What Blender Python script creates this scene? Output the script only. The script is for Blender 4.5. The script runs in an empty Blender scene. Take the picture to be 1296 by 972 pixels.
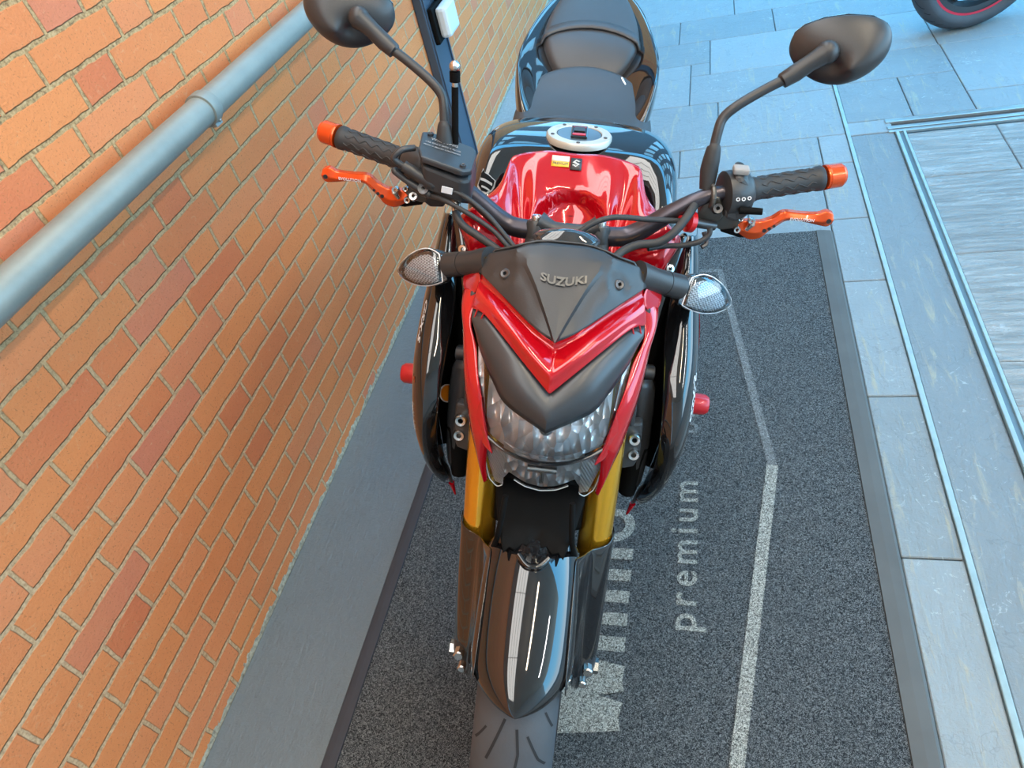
import bpy, bmesh, math, random
from mathutils import Vector, Matrix
random.seed(7)
PI = math.pi
S = bpy.context.scene
COL = S.collection

# ------------------------------------------------------------------ camera
cam_d = bpy.data.cameras.new('camera'); cam = bpy.data.objects.new('camera', cam_d); COL.objects.link(cam)
cam_d.sensor_fit = 'HORIZONTAL'; cam_d.sensor_width = 36.0; cam_d.lens = 912.63 / 1296 * 36
cam_d.clip_start = 0.05; cam_d.clip_end = 200
CYAW, CPIT, CROL = -3.88482279e-01, 7.36622341e-01, -2.86024102e-01
fw = Vector((math.sin(CYAW)*math.cos(CPIT), math.cos(CYAW)*math.cos(CPIT), -math.sin(CPIT)))
rt = fw.cross(Vector((0, 0, 1))).normalized(); up = rt.cross(fw)
r2 = math.cos(CROL)*rt + math.sin(CROL)*up; u2 = -math.sin(CROL)*rt + math.cos(CROL)*up
cam.matrix_world = Matrix(((r2.x, u2.x, -fw.x, 0), (r2.y, u2.y, -fw.y, 0), (r2.z, u2.z, -fw.z, 1.53), (0, 0, 0, 1)))
S.camera = cam
S.view_settings.view_transform = 'Standard'; S.view_settings.look = 'None'
S.view_settings.gamma = 1.0; S.view_settings.use_curve_mapping = False
S.view_settings.exposure = 0.47

# ------------------------------------------------------------------ world (open sky at the street side)
W = bpy.data.worlds.new('sky'); S.world = W; W.use_nodes = True
wn = W.node_tree.nodes; wl = W.node_tree.links; wn.clear()
wo = wn.new('ShaderNodeOutputWorld'); wb = wn.new('ShaderNodeBackground'); wr = wn.new('ShaderNodeValToRGB')
wt = wn.new('ShaderNodeTexCoord'); ws = wn.new('ShaderNodeSeparateXYZ')
wl.new(wt.outputs['Generated'], ws.inputs[0]); wl.new(ws.outputs['Z'], wr.inputs[0])
wr.color_ramp.elements[0].position = 0.0; wr.color_ramp.elements[0].color = (0.46, 0.66, 0.82, 1)
wr.color_ramp.elements[1].position = 0.55; wr.color_ramp.elements[1].color = (0.13, 0.54, 1.0, 1)
e = wr.color_ramp.elements.new(0.15); e.color = (0.25, 0.66, 1.0, 1)
wl.new(wr.outputs[0], wb.inputs[0]); wb.inputs[1].default_value = 5.0; wl.new(wb.outputs[0], wo.inputs[0])

def area(name, loc, rot, sx, sy, power, col):
    d = bpy.data.lights.new(name, 'AREA'); d.shape = 'RECTANGLE'; d.size = sx; d.size_y = sy; d.energy = power; d.color = col
    o = bpy.data.objects.new(name, d); o.location = loc; o.rotation_euler = rot; COL.objects.link(o); return o
area('warm_ceiling_lamp', (1.0, 0.2, 3.1), (0, math.radians(35), 0), 0.07, 2.6, 33, (1.0, 0.84, 0.62))
area('cool_ceiling_lamp', (3.2, -0.4, 3.1), (0, 0, 0), 0.08, 2.6, 50, (0.98, 0.98, 1.0))

# ------------------------------------------------------------------ node helper and materials
class NT:
    def __init__(s, name):
        s.m = bpy.data.materials.new(name); s.m.use_nodes = True; s.t = s.m.node_tree; s.n = s.t.nodes
        s.b = s.n['Principled BSDF']; s.out = s.n['Material Output']
    def new(s, kind, **kw):
        x = s.n.new(kind)
        for k, v in kw.items(): setattr(x, k, v)
        return x
    def put(s, sock, v):
        if isinstance(v, bpy.types.NodeSocket): s.t.links.new(v, sock)
        else: sock.default_value = v
    def op(s, o, a, b=None, c=None, clamp=False):
        x = s.new('ShaderNodeMath', operation=o, use_clamp=clamp); s.put(x.inputs[0], a)
        if b is not None: s.put(x.inputs[1], b)
        if c is not None: s.put(x.inputs[2], c)
        return x.outputs[0]
    def coord(s):
        return s.new('ShaderNodeTexCoord').outputs['Object']
    def noise(s, scale, detail=3, rough=0.55, vec=None, dist=0.0, out='Fac'):
        x = s.new('ShaderNodeTexNoise'); x.inputs['Scale'].default_value = scale; x.inputs['Detail'].default_value = detail
        x.inputs['Roughness'].default_value = rough; x.inputs['Distortion'].default_value = dist
        s.put(x.inputs['Vector'], vec if vec is not None else s.coord()); return x.outputs[out]
    def ramp(s, fac, stops):
        x = s.new('ShaderNodeValToRGB'); s.put(x.inputs[0], fac); r = x.color_ramp
        r.elements[0].position, r.elements[0].color = stops[0][0], (*stops[0][1], 1)
        r.elements[1].position, r.elements[1].color = stops[-1][0], (*stops[-1][1], 1)
        for p, c in stops[1:-1]: q = r.elements.new(p); q.color = (*c, 1)
        return x.outputs[0]
    def mix(s, f, a, b, mode='MIX'):
        x = s.new('ShaderNodeMix', data_type='RGBA', blend_type=mode); s.put(x.inputs[0], f)
        s.put(x.inputs[6], (*a, 1) if isinstance(a, tuple) else a); s.put(x.inputs[7], (*b, 1) if isinstance(b, tuple) else b)
        return x.outputs[2]
    def bump(s, h, strength=0.3, dist=0.002):
        x = s.new('ShaderNodeBump'); x.inputs['Strength'].default_value = strength; x.inputs['Distance'].default_value = dist
        s.put(x.inputs['Height'], h); s.t.links.new(x.outputs[0], s.b.inputs['Normal'])
    def set(s, **kw):
        for k, v in kw.items():
            nm = {'col': 'Base Color', 'rough': 'Roughness', 'metal': 'Metallic', 'coat': 'Coat Weight', 'coatr': 'Coat Roughness',
                  'ior': 'IOR', 'trans': 'Transmission Weight', 'spec': 'Specular IOR Level', 'alpha': 'Alpha'}[k]
            s.put(s.b.inputs[nm], (*v, 1) if isinstance(v, tuple) else v)
        return s

M = {}
def simple(name, col, rough=0.5, metal=0.0, coat=0.0, var=0.06, vs=30, bump=0.0, bs=400, spec=0.5):
    t = NT(name); n = t.noise(vs)
    c = t.mix(n, tuple(v*(1-var) for v in col), tuple(min(1, v*(1+var)) for v in col))
    t.set(col=c, rough=rough, metal=metal, coat=coat, coatr=0.03, spec=spec)
    if bump: t.bump(t.noise(bs, 2), bump, 0.0006)
    M[name] = t.m; return t.m
simple('gloss_black', (0.006, 0.006, 0.007), 0.06, 0, 1.0)
simple('gloss_red', (0.50, 0.003, 0.010), 0.12, 0.25, 1.0)
simple('matte_black', (0.030, 0.031, 0.034), 0.40, 0, 0, bump=0.15, spec=0.55)
simple('mask_black', (0.030, 0.034, 0.040), 0.36, 0, 0, spec=0.7)
simple('deep_black', (0.004, 0.004, 0.004), 0.75, spec=0.12)
simple('rubber', (0.026, 0.028, 0.031), 0.55, bump=0.2)
simple('tyre_rubber', (0.062, 0.066, 0.074), 0.62, var=0.25, vs=14, bump=0.3, bs=260)
simple('groove', (0.014, 0.014, 0.016), 0.8)
simple('gold', (0.82, 0.43, 0.025), 0.22, 0.85, 0.6)
simple('cast_metal', (0.13, 0.125, 0.115), 0.38, 0.6, bump=0.15)
simple('orange_metal', (0.78, 0.09, 0.012), 0.26, 0.55, 0.4)
simple('red_plastic', (0.55, 0.012, 0.018), 0.3, 0.1, 0.3)
simple('steel', (0.62, 0.62, 0.60), 0.25, 1.0)
simple('dark_steel', (0.10, 0.10, 0.105), 0.35, 0.8)
simple('bar_metal', (0.075, 0.068, 0.082), 0.30, 0.75)
simple('cast_gray', (0.055, 0.057, 0.060), 0.42, 0.4, bump=0.15)
simple('seat_vinyl', (0.042, 0.043, 0.047), 0.46, bump=0.25, bs=700, spec=0.6)
simple('white_paint', (0.75, 0.76, 0.78), 0.4)
simple('orange_sticker', (0.85, 0.24, 0.01), 0.4)
simple('sticker_white', (0.80, 0.74, 0.62), 0.35)
simple('sticker_gold', (0.80, 0.50, 0.04), 0.35)
simple('fuel_ring', (0.55, 0.55, 0.50), 0.32, 0.35)
simple('fuel_plate', (0.16, 0.22, 0.27), 0.28, 0.6)
simple('box_plastic', (0.62, 0.66, 0.68), 0.45)
simple('channel_paint', (0.045, 0.065, 0.095), 0.45)
simple('switch_gray', (0.30, 0.30, 0.30), 0.5)
simple('radiator', (0.03, 0.03, 0.03), 0.5, 0.5)
simple('screen_glass', (0.02, 0.022, 0.025), 0.05, 0, 1.0)
simple('ceiling_paint', (0.66, 0.62, 0.54), 0.9)
simple('facade_paint', (0.50, 0.50, 0.48), 0.8)
simple('sky_tint_pane', (0.55, 0.75, 0.80), 0.15)  # reflected sky is painted in as a pale blue-green base colour
simple('drain_metal', (0.16, 0.20, 0.21), 0.4, 0.4)
simple('facade_dark', (0.10, 0.115, 0.13), 0.8)
simple('rim_red', (0.62, 0.02, 0.05), 0.4)

def clear_mat(name, tint=(1, 1, 1), rough=0.03, extra=0.06):
    t = NT(name); tr = t.new('ShaderNodeBsdfTransparent'); tr.inputs[0].default_value = (*tint, 1)
    gl = t.new('ShaderNodeBsdfGlossy'); gl.inputs['Roughness'].default_value = rough
    fr = t.new('ShaderNodeFresnel'); fr.inputs[0].default_value = 1.5
    mx = t.new('ShaderNodeMixShader'); t.put(mx.inputs[0], t.op('ADD', fr.outputs[0], extra, clamp=True))
    t.t.links.new(tr.outputs[0], mx.inputs[1]); t.t.links.new(gl.outputs[0], mx.inputs[2]); t.t.links.new(mx.outputs[0], t.out.inputs[0])
    M[name] = t.m
clear_mat('clear_lens', (0.97, 0.985, 1.0), 0.03, 0.05)
clear_mat('signal_lens', (0.80, 0.86, 0.90), 0.08, 0.10)

# faceted headlamp reflector: chrome with irregular vertical flutes
t = NT('reflector'); c = t.coord(); v = t.new('ShaderNodeTexVoronoi'); v.inputs['Scale'].default_value = 62
mp = t.new('ShaderNodeMapping'); mp.inputs['Scale'].default_value = (1.0, 0.6, 0.55); t.put(mp.inputs[0], c); t.put(v.inputs['Vector'], mp.outputs[0])
t.set(col=t.mix(v.outputs['Distance'], (0.98, 0.99, 1.0), (0.80, 0.84, 0.88)), metal=0.38, rough=0.10)
t.bump(v.outputs['Distance'], 1.0, 0.022); M['reflector'] = t.m
t = NT('flute_reflector'); c = t.coord(); sp = t.new('ShaderNodeSeparateXYZ'); t.put(sp.inputs[0], c)
w = t.op('SINE', t.op('MULTIPLY', t.op('ADD', sp.outputs[0], t.op('MULTIPLY', sp.outputs[2], 0.35)), 1500.0))
t.set(col=(0.86, 0.88, 0.90), metal=0.15, rough=0.25); t.bump(w, 0.9, 0.002); M['flute_reflector'] = t.m
t = NT('signal_reflector'); v = t.new('ShaderNodeTexVoronoi'); v.inputs['Scale'].default_value = 330; v.inputs['Randomness'].default_value = 0.15; t.put(v.inputs['Vector'], t.coord())
t.set(col=t.ramp(v.outputs['Distance'], [(0.0, (0.95, 0.97, 1.0)), (0.38, (0.85, 0.88, 0.92)), (0.62, (0.20, 0.21, 0.23))]), metal=0.08, rough=0.25)
t.bump(v.outputs['Distance'], 0.6, 0.003); M['signal_reflector'] = t.m

# flemish bond brickwork laid out in the wall's own y/z metres
t = NT('brickwork'); c = t.coord()
wob = t.new('ShaderNodeTexNoise'); wob.inputs['Scale'].default_value = 22; wob.inputs['Detail'].default_value = 3; t.put(wob.inputs['Vector'], c)
sc_ = t.new('ShaderNodeVectorMath', operation='SUBTRACT'); t.put(sc_.inputs[0], wob.outputs['Color']); sc_.inputs[1].default_value = (.5, .5, .5)
ss = t.new('ShaderNodeVectorMath', operation='SCALE'); t.put(ss.inputs[0], sc_.outputs[0]); ss.inputs['Scale'].default_value = 0.009
ad = t.new('ShaderNodeVectorMath', operation='ADD'); t.put(ad.inputs[0], c); t.put(ad.inputs[1], ss.outputs[0])
sp = t.new('ShaderNodeSeparateXYZ'); t.put(sp.inputs[0], ad.outputs[0])
rz = t.op('DIVIDE', t.op('SUBTRACT', sp.outputs[2], 0.568 - 0.0652*20), 0.0652)
row = t.op('FLOOR', rz); fz = t.op('SUBTRACT', rz, row)
par = t.op('MODULO', row, 2.0)
u = t.op('ADD', t.op('DIVIDE', t.op('SUBTRACT', sp.outputs[1], 0.610 - 0.35*20), 0.35), t.op('MULTIPLY', par, 0.5))
cell = t.op('FLOOR', u); fu = t.op('MULTIPLY', t.op('SUBTRACT', u, cell), 0.35)       # 0..0.35 m, header first 0.115
isS = t.op('GREATER_THAN', fu, 0.115)
dl = t.op('MINIMUM', t.op('ABSOLUTE', t.op('SUBTRACT', fu, 0.115)), t.op('MINIMUM', fu, t.op('SUBTRACT', 0.35, fu)))
dz = t.op('MULTIPLY', t.op('MINIMUM', fz, t.op('SUBTRACT', 1.0, fz)), 0.0652)
dd = t.op('MINIMUM', dl, dz)
mask = t.new('ShaderNodeMapRange'); mask.interpolation_type = 'SMOOTHSTEP'; t.put(mask.inputs[0], dd); mask.inputs[1].default_value = 0.0032; mask.inputs[2].default_value = 0.0058
idv = t.new('ShaderNodeCombineXYZ'); t.put(idv.inputs[0], row); t.put(idv.inputs[1], t.op('ADD', cell, t.op('MULTIPLY', isS, 0.37)))
wn_ = t.new('ShaderNodeTexWhiteNoise', noise_dimensions='3D'); t.put(wn_.inputs[0], idv.outputs[0])
bc = t.ramp(wn_.outputs['Value'], [(0.0, (0.56, 0.135, 0.065)), (0.10, (0.63, 0.190, 0.075)), (0.55, (0.69, 0.225, 0.078)), (0.90, (0.66, 0.215, 0.095)), (1.0, (0.56, 0.165, 0.105))])
bc = t.mix(t.op('MULTIPLY', t.noise(5, 4), 0.5), bc, (0.72, 0.27, 0.090), 'MIX')
bc = t.mix(t.ramp(t.noise(240, 3), [(0.30, (0.7, 0.7, 0.7)), (0.40, (0, 0, 0))]), bc, (0.36, 0.13, 0.05))
smear = t.ramp(t.noise(38, 5, 0.7, dist=1.2), [(0.60, (0, 0, 0)), (0.80, (0.55, 0.55, 0.55))])
bc = t.mix(smear, bc, (0.66, 0.42, 0.23))
mc = t.ramp(t.noise(170, 4), [(0.32, (0.20, 0.12, 0.06)), (0.52, (0.44, 0.28, 0.13)), (0.8, (0.60, 0.42, 0.23))])
low_mortar = t.ramp(t.op('ADD', t.op('MULTIPLY', sp.outputs[2], 0.5), t.op('MULTIPLY', t.noise(4, 3), 0.3)), [(0.40, (1, 1, 1)), (0.72, (0, 0, 0))])  # mortar turns paler towards the foot of the wall
mc = t.mix(low_mortar, mc, t.ramp(t.noise(150, 4), [(0.30, (0.38, 0.22, 0.11)), (0.6, (0.62, 0.41, 0.24))]))
colr = t.mix(mask.outputs[0], mc, bc)
zb = t.op('ADD', t.op('MULTIPLY', t.noise(30, 4), 0.045), -0.008)
foot = t.op('LESS_THAN', sp.outputs[2], zb)
colr = t.mix(foot, colr, t.ramp(t.noise(90, 4), [(0.3, (0.25, 0.23, 0.18)), (0.7, (0.62, 0.56, 0.42))]))
t.set(col=colr, rough=0.82, spec=0.25)
t.bump(t.op('ADD', mask.outputs[0], t.op('MULTIPLY', t.noise(150, 6, 0.65), 0.6)), 0.8, 0.0055); M['brickwork'] = t.m

# dark vinyl loop matting
t = NT('loop_mat'); n1 = t.noise(300, 3, 0.75, dist=1.6); n2 = t.noise(3.0, 3)
b_ = t.ramp(n1, [(0.43, (0.005, 0.006, 0.007)), (0.50, (0.026, 0.029, 0.031)), (0.565, (0.29, 0.295, 0.29))])
t.set(col=t.mix(t.op('MULTIPLY', n2, 0.22), b_, (0.055, 0.065, 0.075)), rough=0.7, spec=0.25); t.bump(n1, 0.9, 0.006); M['loop_mat'] = t.m
t = NT('worn_mat_paint'); n1 = t.noise(300, 3, 0.75, dist=1.6)
t.set(col=t.ramp(n1, [(0.41, (0.035, 0.034, 0.031)), (0.50, (0.26, 0.255, 0.225)), (0.58, (0.70, 0.68, 0.60))]), rough=0.8, spec=0.2); t.bump(n1, 0.8, 0.005); M['worn_mat_paint'] = t.m
t = NT('faint_mat_paint'); n1 = t.noise(300, 3, 0.75, dist=1.6)
t.set(col=t.ramp(n1, [(0.40, (0.04, 0.042, 0.045)), (0.52, (0.19, 0.195, 0.19)), (0.63, (0.46, 0.47, 0.46))]), rough=0.8, spec=0.2); t.bump(n1, 0.8, 0.005); M['faint_mat_paint'] = t.m
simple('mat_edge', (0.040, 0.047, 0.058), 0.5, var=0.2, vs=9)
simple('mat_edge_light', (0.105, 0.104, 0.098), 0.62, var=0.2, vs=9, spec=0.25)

# paving stone, per-slab tone from a face attribute
def stone(name, a, b, rough=0.55, ridges=False, streak=True):
    t = NT(name); c = t.coord(); at = t.new('ShaderNodeAttribute'); at.attribute_name = 'tone'
    n = t.noise(7, 6, 0.62); col_ = t.mix(n, a, b)
    col_ = t.mix(t.op('MULTIPLY', at.outputs['Fac'], 0.55), col_, tuple(min(1, v*1.35) for v in b))
    if streak:
        s_ = t.ramp(t.noise(26, 6, 0.7, dist=2.0), [(0.60, (0, 0, 0)), (0.66, (1, 1, 1))])
        lim = t.ramp(t.noise(2.6, 3), [(0.45, (0, 0, 0)), (0.62, (1, 1, 1))])
        m_ = t.new('ShaderNodeMix', data_type='RGBA', blend_type='MULTIPLY'); m_.inputs[0].default_value = 1
        t.put(m_.inputs[6], s_); t.put(m_.inputs[7], lim)
        col_ = t.mix(t.op('MULTIPLY', m_.outputs[2], 0.65), col_, tuple(min(1, v*2.0) for v in b))
    if ridges:
        mpp = t.new('ShaderNodeMapping'); mpp.inputs['Scale'].default_value = (0.7, 4.0, 1); t.put(mpp.inputs[0], c)
        r_ = t.noise(9, 7, 0.65, vec=mpp.outputs[0], dist=1.4)
        col_ = t.mix(r_, tuple(v*0.75 for v in a), col_); t.bump(r_, 0.9, 0.03)
    else:
        mpp = t.new('ShaderNodeMapping'); mpp.inputs['Scale'].default_value = (6.0, 0.8, 1); t.put(mpp.inputs[0], c)
        g_ = t.noise(5, 7, 0.7, vec=mpp.outputs[0], dist=0.9)
        if streak:
            yl = t.ramp(g_, [(0.56, (0, 0, 0)), (0.68, (0.6, 0.6, 0.6))]); col_ = t.mix(yl, col_, (0.42, 0.38, 0.26))
            ck = t.ramp(t.noise(3.2, 5, 0.6, dist=0.6), [(0.494, (0, 0, 0)), (0.4985, (0.28, 0.28, 0.28)), (0.503, (0, 0, 0))]); col_ = t.mix(ck, col_, (0.06, 0.07, 0.075))
        t.bump(t.op('ADD', t.noise(40, 6, 0.65), t.op('MULTIPLY', g_, 0.8)), 0.6, 0.008)
    t.set(col=col_, rough=rough, spec=0.45); M[name] = t.m
stone('slate', (0.18, 0.215, 0.225), (0.265, 0.30, 0.305))
stone('rough_slate', (0.33, 0.345, 0.335), (0.52, 0.53, 0.505), 0.6, True)
stone('cement', (0.115, 0.145, 0.160), (0.150, 0.182, 0.198), 0.5, False, False)
stone('drain_cement', (0.175, 0.205, 0.215), (0.225, 0.255, 0.262), 0.42, False, True)
simple('grout', (0.24, 0.28, 0.29), 0.9, var=0.3, vs=60)
simple('sealant', (0.30, 0.42, 0.44), 0.45, var=0.25, vs=25)
simple('galvanised', (0.44, 0.47, 0.46), 0.38, 0.7, var=0.16, vs=26)
t = NT('galvanised_pipe'); n = t.noise(16, 5, 0.6); n2 = t.noise(140, 3)
t.set(col=t.mix(n, (0.19, 0.215, 0.20), (0.31, 0.335, 0.305)), metal=0.30, rough=t.op('ADD', t.op('MULTIPLY', n2, 0.2), 0.36)); M['pipe'] = t.m
t = NT('lamp_panel'); t.b.inputs['Emission Color'].default_value = (1.0, 0.98, 0.93, 1); t.b.inputs['Emission Strength'].default_value = 4.6; M['lamp_panel'] = t.m

# ------------------------------------------------------------------ mesh helpers
class MB:
    """collects shapes that belong to one mesh object"""
    def __init__(s): s.v = []; s.f = []; s.mi = []
    def add(s, vs, fs, mi=0):
        o = len(s.v); s.v += [tuple(q) for q in vs]; s.f += [tuple(i+o for i in f) for f in fs]; s.mi += [mi]*len(fs); return s
    def grid(s, rows, closed=False, caps=False, mi=0, flip=False):
        n = len(rows[0]); vs = [p for r in rows for p in r]; fs = []
        for i in range(len(rows)-1):
            for j in range(n if closed else n-1):
                k = (j+1) % n; q = (i*n+j, i*n+k, (i+1)*n+k, (i+1)*n+j); fs.append(q[::-1] if flip else q)
        if caps: fs.append(tuple(range(n))[::-1]); fs.append(tuple((len(rows)-1)*n+j for j in range(n)))
        return s.add(vs, fs, mi)
    def tube(s, pts, r, seg=14, smooth=6, caps=True, mi=0, sy=1.0):
        P = [Vector(p) for p in pts]; R = list(r) if isinstance(r, (list, tuple)) else [r]*len(P)
        if smooth and len(P) > 2:
            Q = []; RR = []
            for i in range(len(P)-1):
                p0 = P[max(i-1, 0)]; p1 = P[i]; p2 = P[i+1]; p3 = P[min(i+2, len(P)-1)]
                for k in range(smooth):
                    a = k/smooth
                    Q.append(0.5*((2*p1)+(p2-p0)*a+(2*p0-5*p1+4*p2-p3)*a*a+(3*p1-p0-3*p2+p3)*a**3)); RR.append(R[i]*(1-a)+R[i+1]*a)
            Q.append(P[-1]); RR.append(R[-1]); P, R = Q, RR
        T = [(P[min(i+1, len(P)-1)]-P[max(i-1, 0)]).normalized() for i in range(len(P))]
        ref = Vector((0, 0, 1)) if abs(T[0].z) < 0.9 else Vector((0, 1, 0))
        N = (ref-T[0]*ref.dot(T[0])).normalized(); rows = []
        for i, p in enumerate(P):
            N = (N-T[i]*N.dot(T[i])).normalized(); Bn = T[i].cross(N)
            rows.append([p+(N*math.cos(2*PI*k/seg)*sy+Bn*math.sin(2*PI*k/seg))*R[i] for k in range(seg)])
        return s.grid(rows, True, caps, mi)
    def cyl(s, a, b, r0, r1=None, seg=20, mi=0, bev=0.0):
        a, b = Vector(a), Vector(b); r1 = r0 if r1 is None else r1; d = (b-a).normalized()
        if bev: return s.tube([a, a+d*1e-5, a+d*bev, b-d*bev, b-d*1e-5, b], [r0*.4, r0-bev, r0, r1, r1-bev, r1*.4], seg, 0, True, mi)
        return s.tube([a, b], [r0, r1], seg, 0, True, mi)
    def lathe(s, org, axis, prof, seg=40, mi=0, a0=0.0, a1=2*PI, ref=None):
        org = Vector(org); ax = Vector(axis).normalized(); ref = Vector(ref) if ref else (Vector((0, 0, 1)) if abs(ax.z) < 0.9 else Vector((0, 1, 0)))
        N = (ref-ax*ref.dot(ax)).normalized(); Bn = ax.cross(N); full = abs(a1-a0-2*PI) < 1e-6; k = seg if full else seg+1
        rows = [[org+ax*h+(N*math.cos(a0+(a1-a0)*i/seg)+Bn*math.sin(a0+(a1-a0)*i/seg))*r for i in range(k)] for r, h in prof]
        return s.grid(rows, full, False, mi)
    def box(s, c, sz, R=None, mi=0):
        c = Vector(c); R = R or Matrix.Identity(3)
        vs = [c+R @ Vector((x*sz[0]/2, y*sz[1]/2, z*sz[2]/2)) for x in (-1, 1) for y in (-1, 1) for z in (-1, 1)]
        return s.add(vs, [(0, 1, 3, 2), (4, 6, 7, 5), (0, 4, 5, 1), (2, 3, 7, 6), (0, 2, 6, 4), (1, 5, 7, 3)], mi)
    def prism(s, outline, off, mi=0):
        """closed outline of 3D points pushed by vector off"""
        a = [Vector(p) for p in outline]; off = Vector(off); n = len(a)
        vs = a+[p+off for p in a]; fs = [tuple(range(n)), tuple(range(2*n-1, n-1, -1))]+[(i, i+n, (i+1) % n+n, (i+1) % n) for i in range(n)]
        return s.add(vs, fs, mi)
    def sphere(s, c, r, seg=16, mi=0, sc=(1, 1, 1)):
        c = Vector(c); rows = []
        for i in range(seg//2+1):
            th = PI*i/(seg//2); rr = max(math.sin(th), 1e-3)
            rows.append([c+Vector((rr*math.cos(2*PI*k/seg)*sc[0], rr*math.sin(2*PI*k/seg)*sc[1], math.cos(th)*sc[2]))*r for k in range(seg)])
        return s.grid(rows, True, True, mi)
    def mesh(s, name, recalc=True):
        me = bpy.data.meshes.new(name); me.from_pydata(s.v, [], s.f); me.validate()
        bm = bmesh.new(); bm.from_mesh(me); bmesh.ops.remove_doubles(bm, verts=bm.verts, dist=1e-6); (bmesh.ops.recalc_face_normals(bm, faces=bm.faces) if recalc else None); bm.to_mesh(me); bm.free()
        return me
def tag(o, label=None, cat=None, group=None, kind=None):
    if label: o['label'] = label
    if cat: o['category'] = cat
    if group: o['group'] = group
    if kind: o['kind'] = kind
    return o
def build(name, mb, mats, parent=None, smooth=True, sub=0, solid=0.0, bev=0.0, off=-1, ang=40, recalc=True):
    me = mb.mesh(name, recalc); mats = mats if isinstance(mats, (list, tuple)) else [mats]
    for m in mats: me.materials.append(M[m])
    if len(mats) > 1 and len(me.polygons) == len(mb.mi):
        for p, i in zip(me.polygons, mb.mi): p.material_index = i
    o = bpy.data.objects.new(name, me); COL.objects.link(o)
    if smooth:
        for p in me.polygons: p.use_smooth = True
        if not sub:
            try: me.set_sharp_from_angle(angle=math.radians(ang))
            except Exception: pass
    if bev:
        m = o.modifiers.new('bevel', 'BEVEL'); m.width = bev; m.segments = 2; m.limit_method = 'ANGLE'; m.angle_limit = math.radians(35)
    if solid:
        m = o.modifiers.new('solid', 'SOLIDIFY'); m.thickness = solid; m.offset = off
    if sub:
        m = o.modifiers.new('sub', 'SUBSURF'); m.levels = sub; m.render_levels = sub
    if parent: o.parent = parent
    return o
def text_mesh(name, body, size, fn, mat, parent=None, bold=0.0, ext=0.0, align='CENTER', cuts=0, shear=0.0, space=1.0):
    """builds lettering and lays each vertex (u right, v up, w out) through fn"""
    cu = bpy.data.curves.new(name, 'FONT'); cu.body = body; cu.size = size; cu.align_x = align; cu.align_y = 'CENTER'
    cu.offset = bold; cu.extrude = ext; cu.shear = shear; cu.space_character = space; cu.resolution_u = 3
    tmp = bpy.data.objects.new(name+'_tmp', cu); COL.objects.link(tmp)
    dg = bpy.context.evaluated_depsgraph_get(); me = bpy.data.meshes.new_from_object(tmp.evaluated_get(dg))
    bpy.data.objects.remove(tmp, do_unlink=True); bpy.data.curves.remove(cu)
    for v in me.vertices: v.co = Vector(fn(v.co.x, v.co.y, v.co.z))
    me.materials.clear(); me.materials.append(M[mat]); me.name = name
    o = bpy.data.objects.new(name, me); COL.objects.link(o)
    if parent: o.parent = parent
    return o
def wrap(o, target, off=0.001):
    m = o.modifiers.new('wrap', 'SHRINKWRAP'); m.target = target; m.wrap_method = 'NEAREST_SURFACEPOINT'; m.wrap_mode = 'ABOVE_SURFACE'; m.offset = off; return o
def empty(name, loc=(0, 0, 0)):
    o = bpy.data.objects.new(name, None); o.location = loc; o.empty_display_size = 0.1; COL.objects.link(o); return o
def lerp(a, b, k): return tuple(x+(y-x)*k for x, y in zip(a, b))
def interp(x, xs, ys):
    if x <= xs[0]: return ys[0]
    for i in range(len(xs)-1):
        if x <= xs[i+1]:
            k = (x-xs[i])/(xs[i+1]-xs[i]); return ys[i]+(ys[i+1]-ys[i])*k
    return ys[-1]
def smoothc(pts, n=6):
    P = [Vector(p) for p in pts]; Q = []
    for i in range(len(P)-1):
        p0 = P[max(i-1, 0)]; p1 = P[i]; p2 = P[i+1]; p3 = P[min(i+2, len(P)-1)]
        for k in range(n):
            a = k/n; Q.append(0.5*((2*p1)+(p2-p0)*a+(2*p0-5*p1+4*p2-p3)*a*a+(3*p1-p0-3*p2+p3)*a**3))
    Q.append(P[-1]); return Q

#SECTION_SETTING
# ================================================================== THE SETTING
WX = -1.12
w = build('wall_left', MB().box((WX-0.12, 2.6, 1.6), (0.24, 11.0, 3.22)), 'brickwork', smooth=False); tag(w, kind='structure')
# floor: slabs with open joints over a grout bed, one continuous setting object per surface
def slabs(name, rects, mat, z=0.0, gap=0.004, th=0.03, bev=0.0025):
    mb = MB(); tones = []
    for (x0, x1, y0, y1) in rects:
        mb.box(((x0+x1)/2, (y0+y1)/2, z-th/2), (x1-x0-gap, y1-y0-gap, th)); tones.append(random.random())
    me = bpy.data.meshes.new(name); me.from_pydata(mb.v, [], mb.f); me.materials.append(M[mat])
    a = me.attributes.new('tone', 'FLOAT', 'FACE')
    for i, p in enumerate(me.polygons): a.data[i].value = tones[i//6]
    o = bpy.data.objects.new(name, me); COL.objects.link(o)
    m = o.modifiers.new('bevel', 'BEVEL'); m.width = bev; m.segments = 1
    tag(o, kind='structure'); return o
g = build('floor_bed', MB().box((2.0, 3.0, -0.075), (8.0, 14.0, 0.12)), 'grout', smooth=False); g.name = 'floor'; tag(g, kind='structure')
R = []
# column of slabs between the mat and the kerb line
for a, b in ((-2.0, -0.2), (-0.2, 0.52), (0.52, 0.99), (0.99, 1.49), (1.49, 2.0), (2.0, 2.36)): R.append((0.372, 0.498, a, b))
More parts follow.
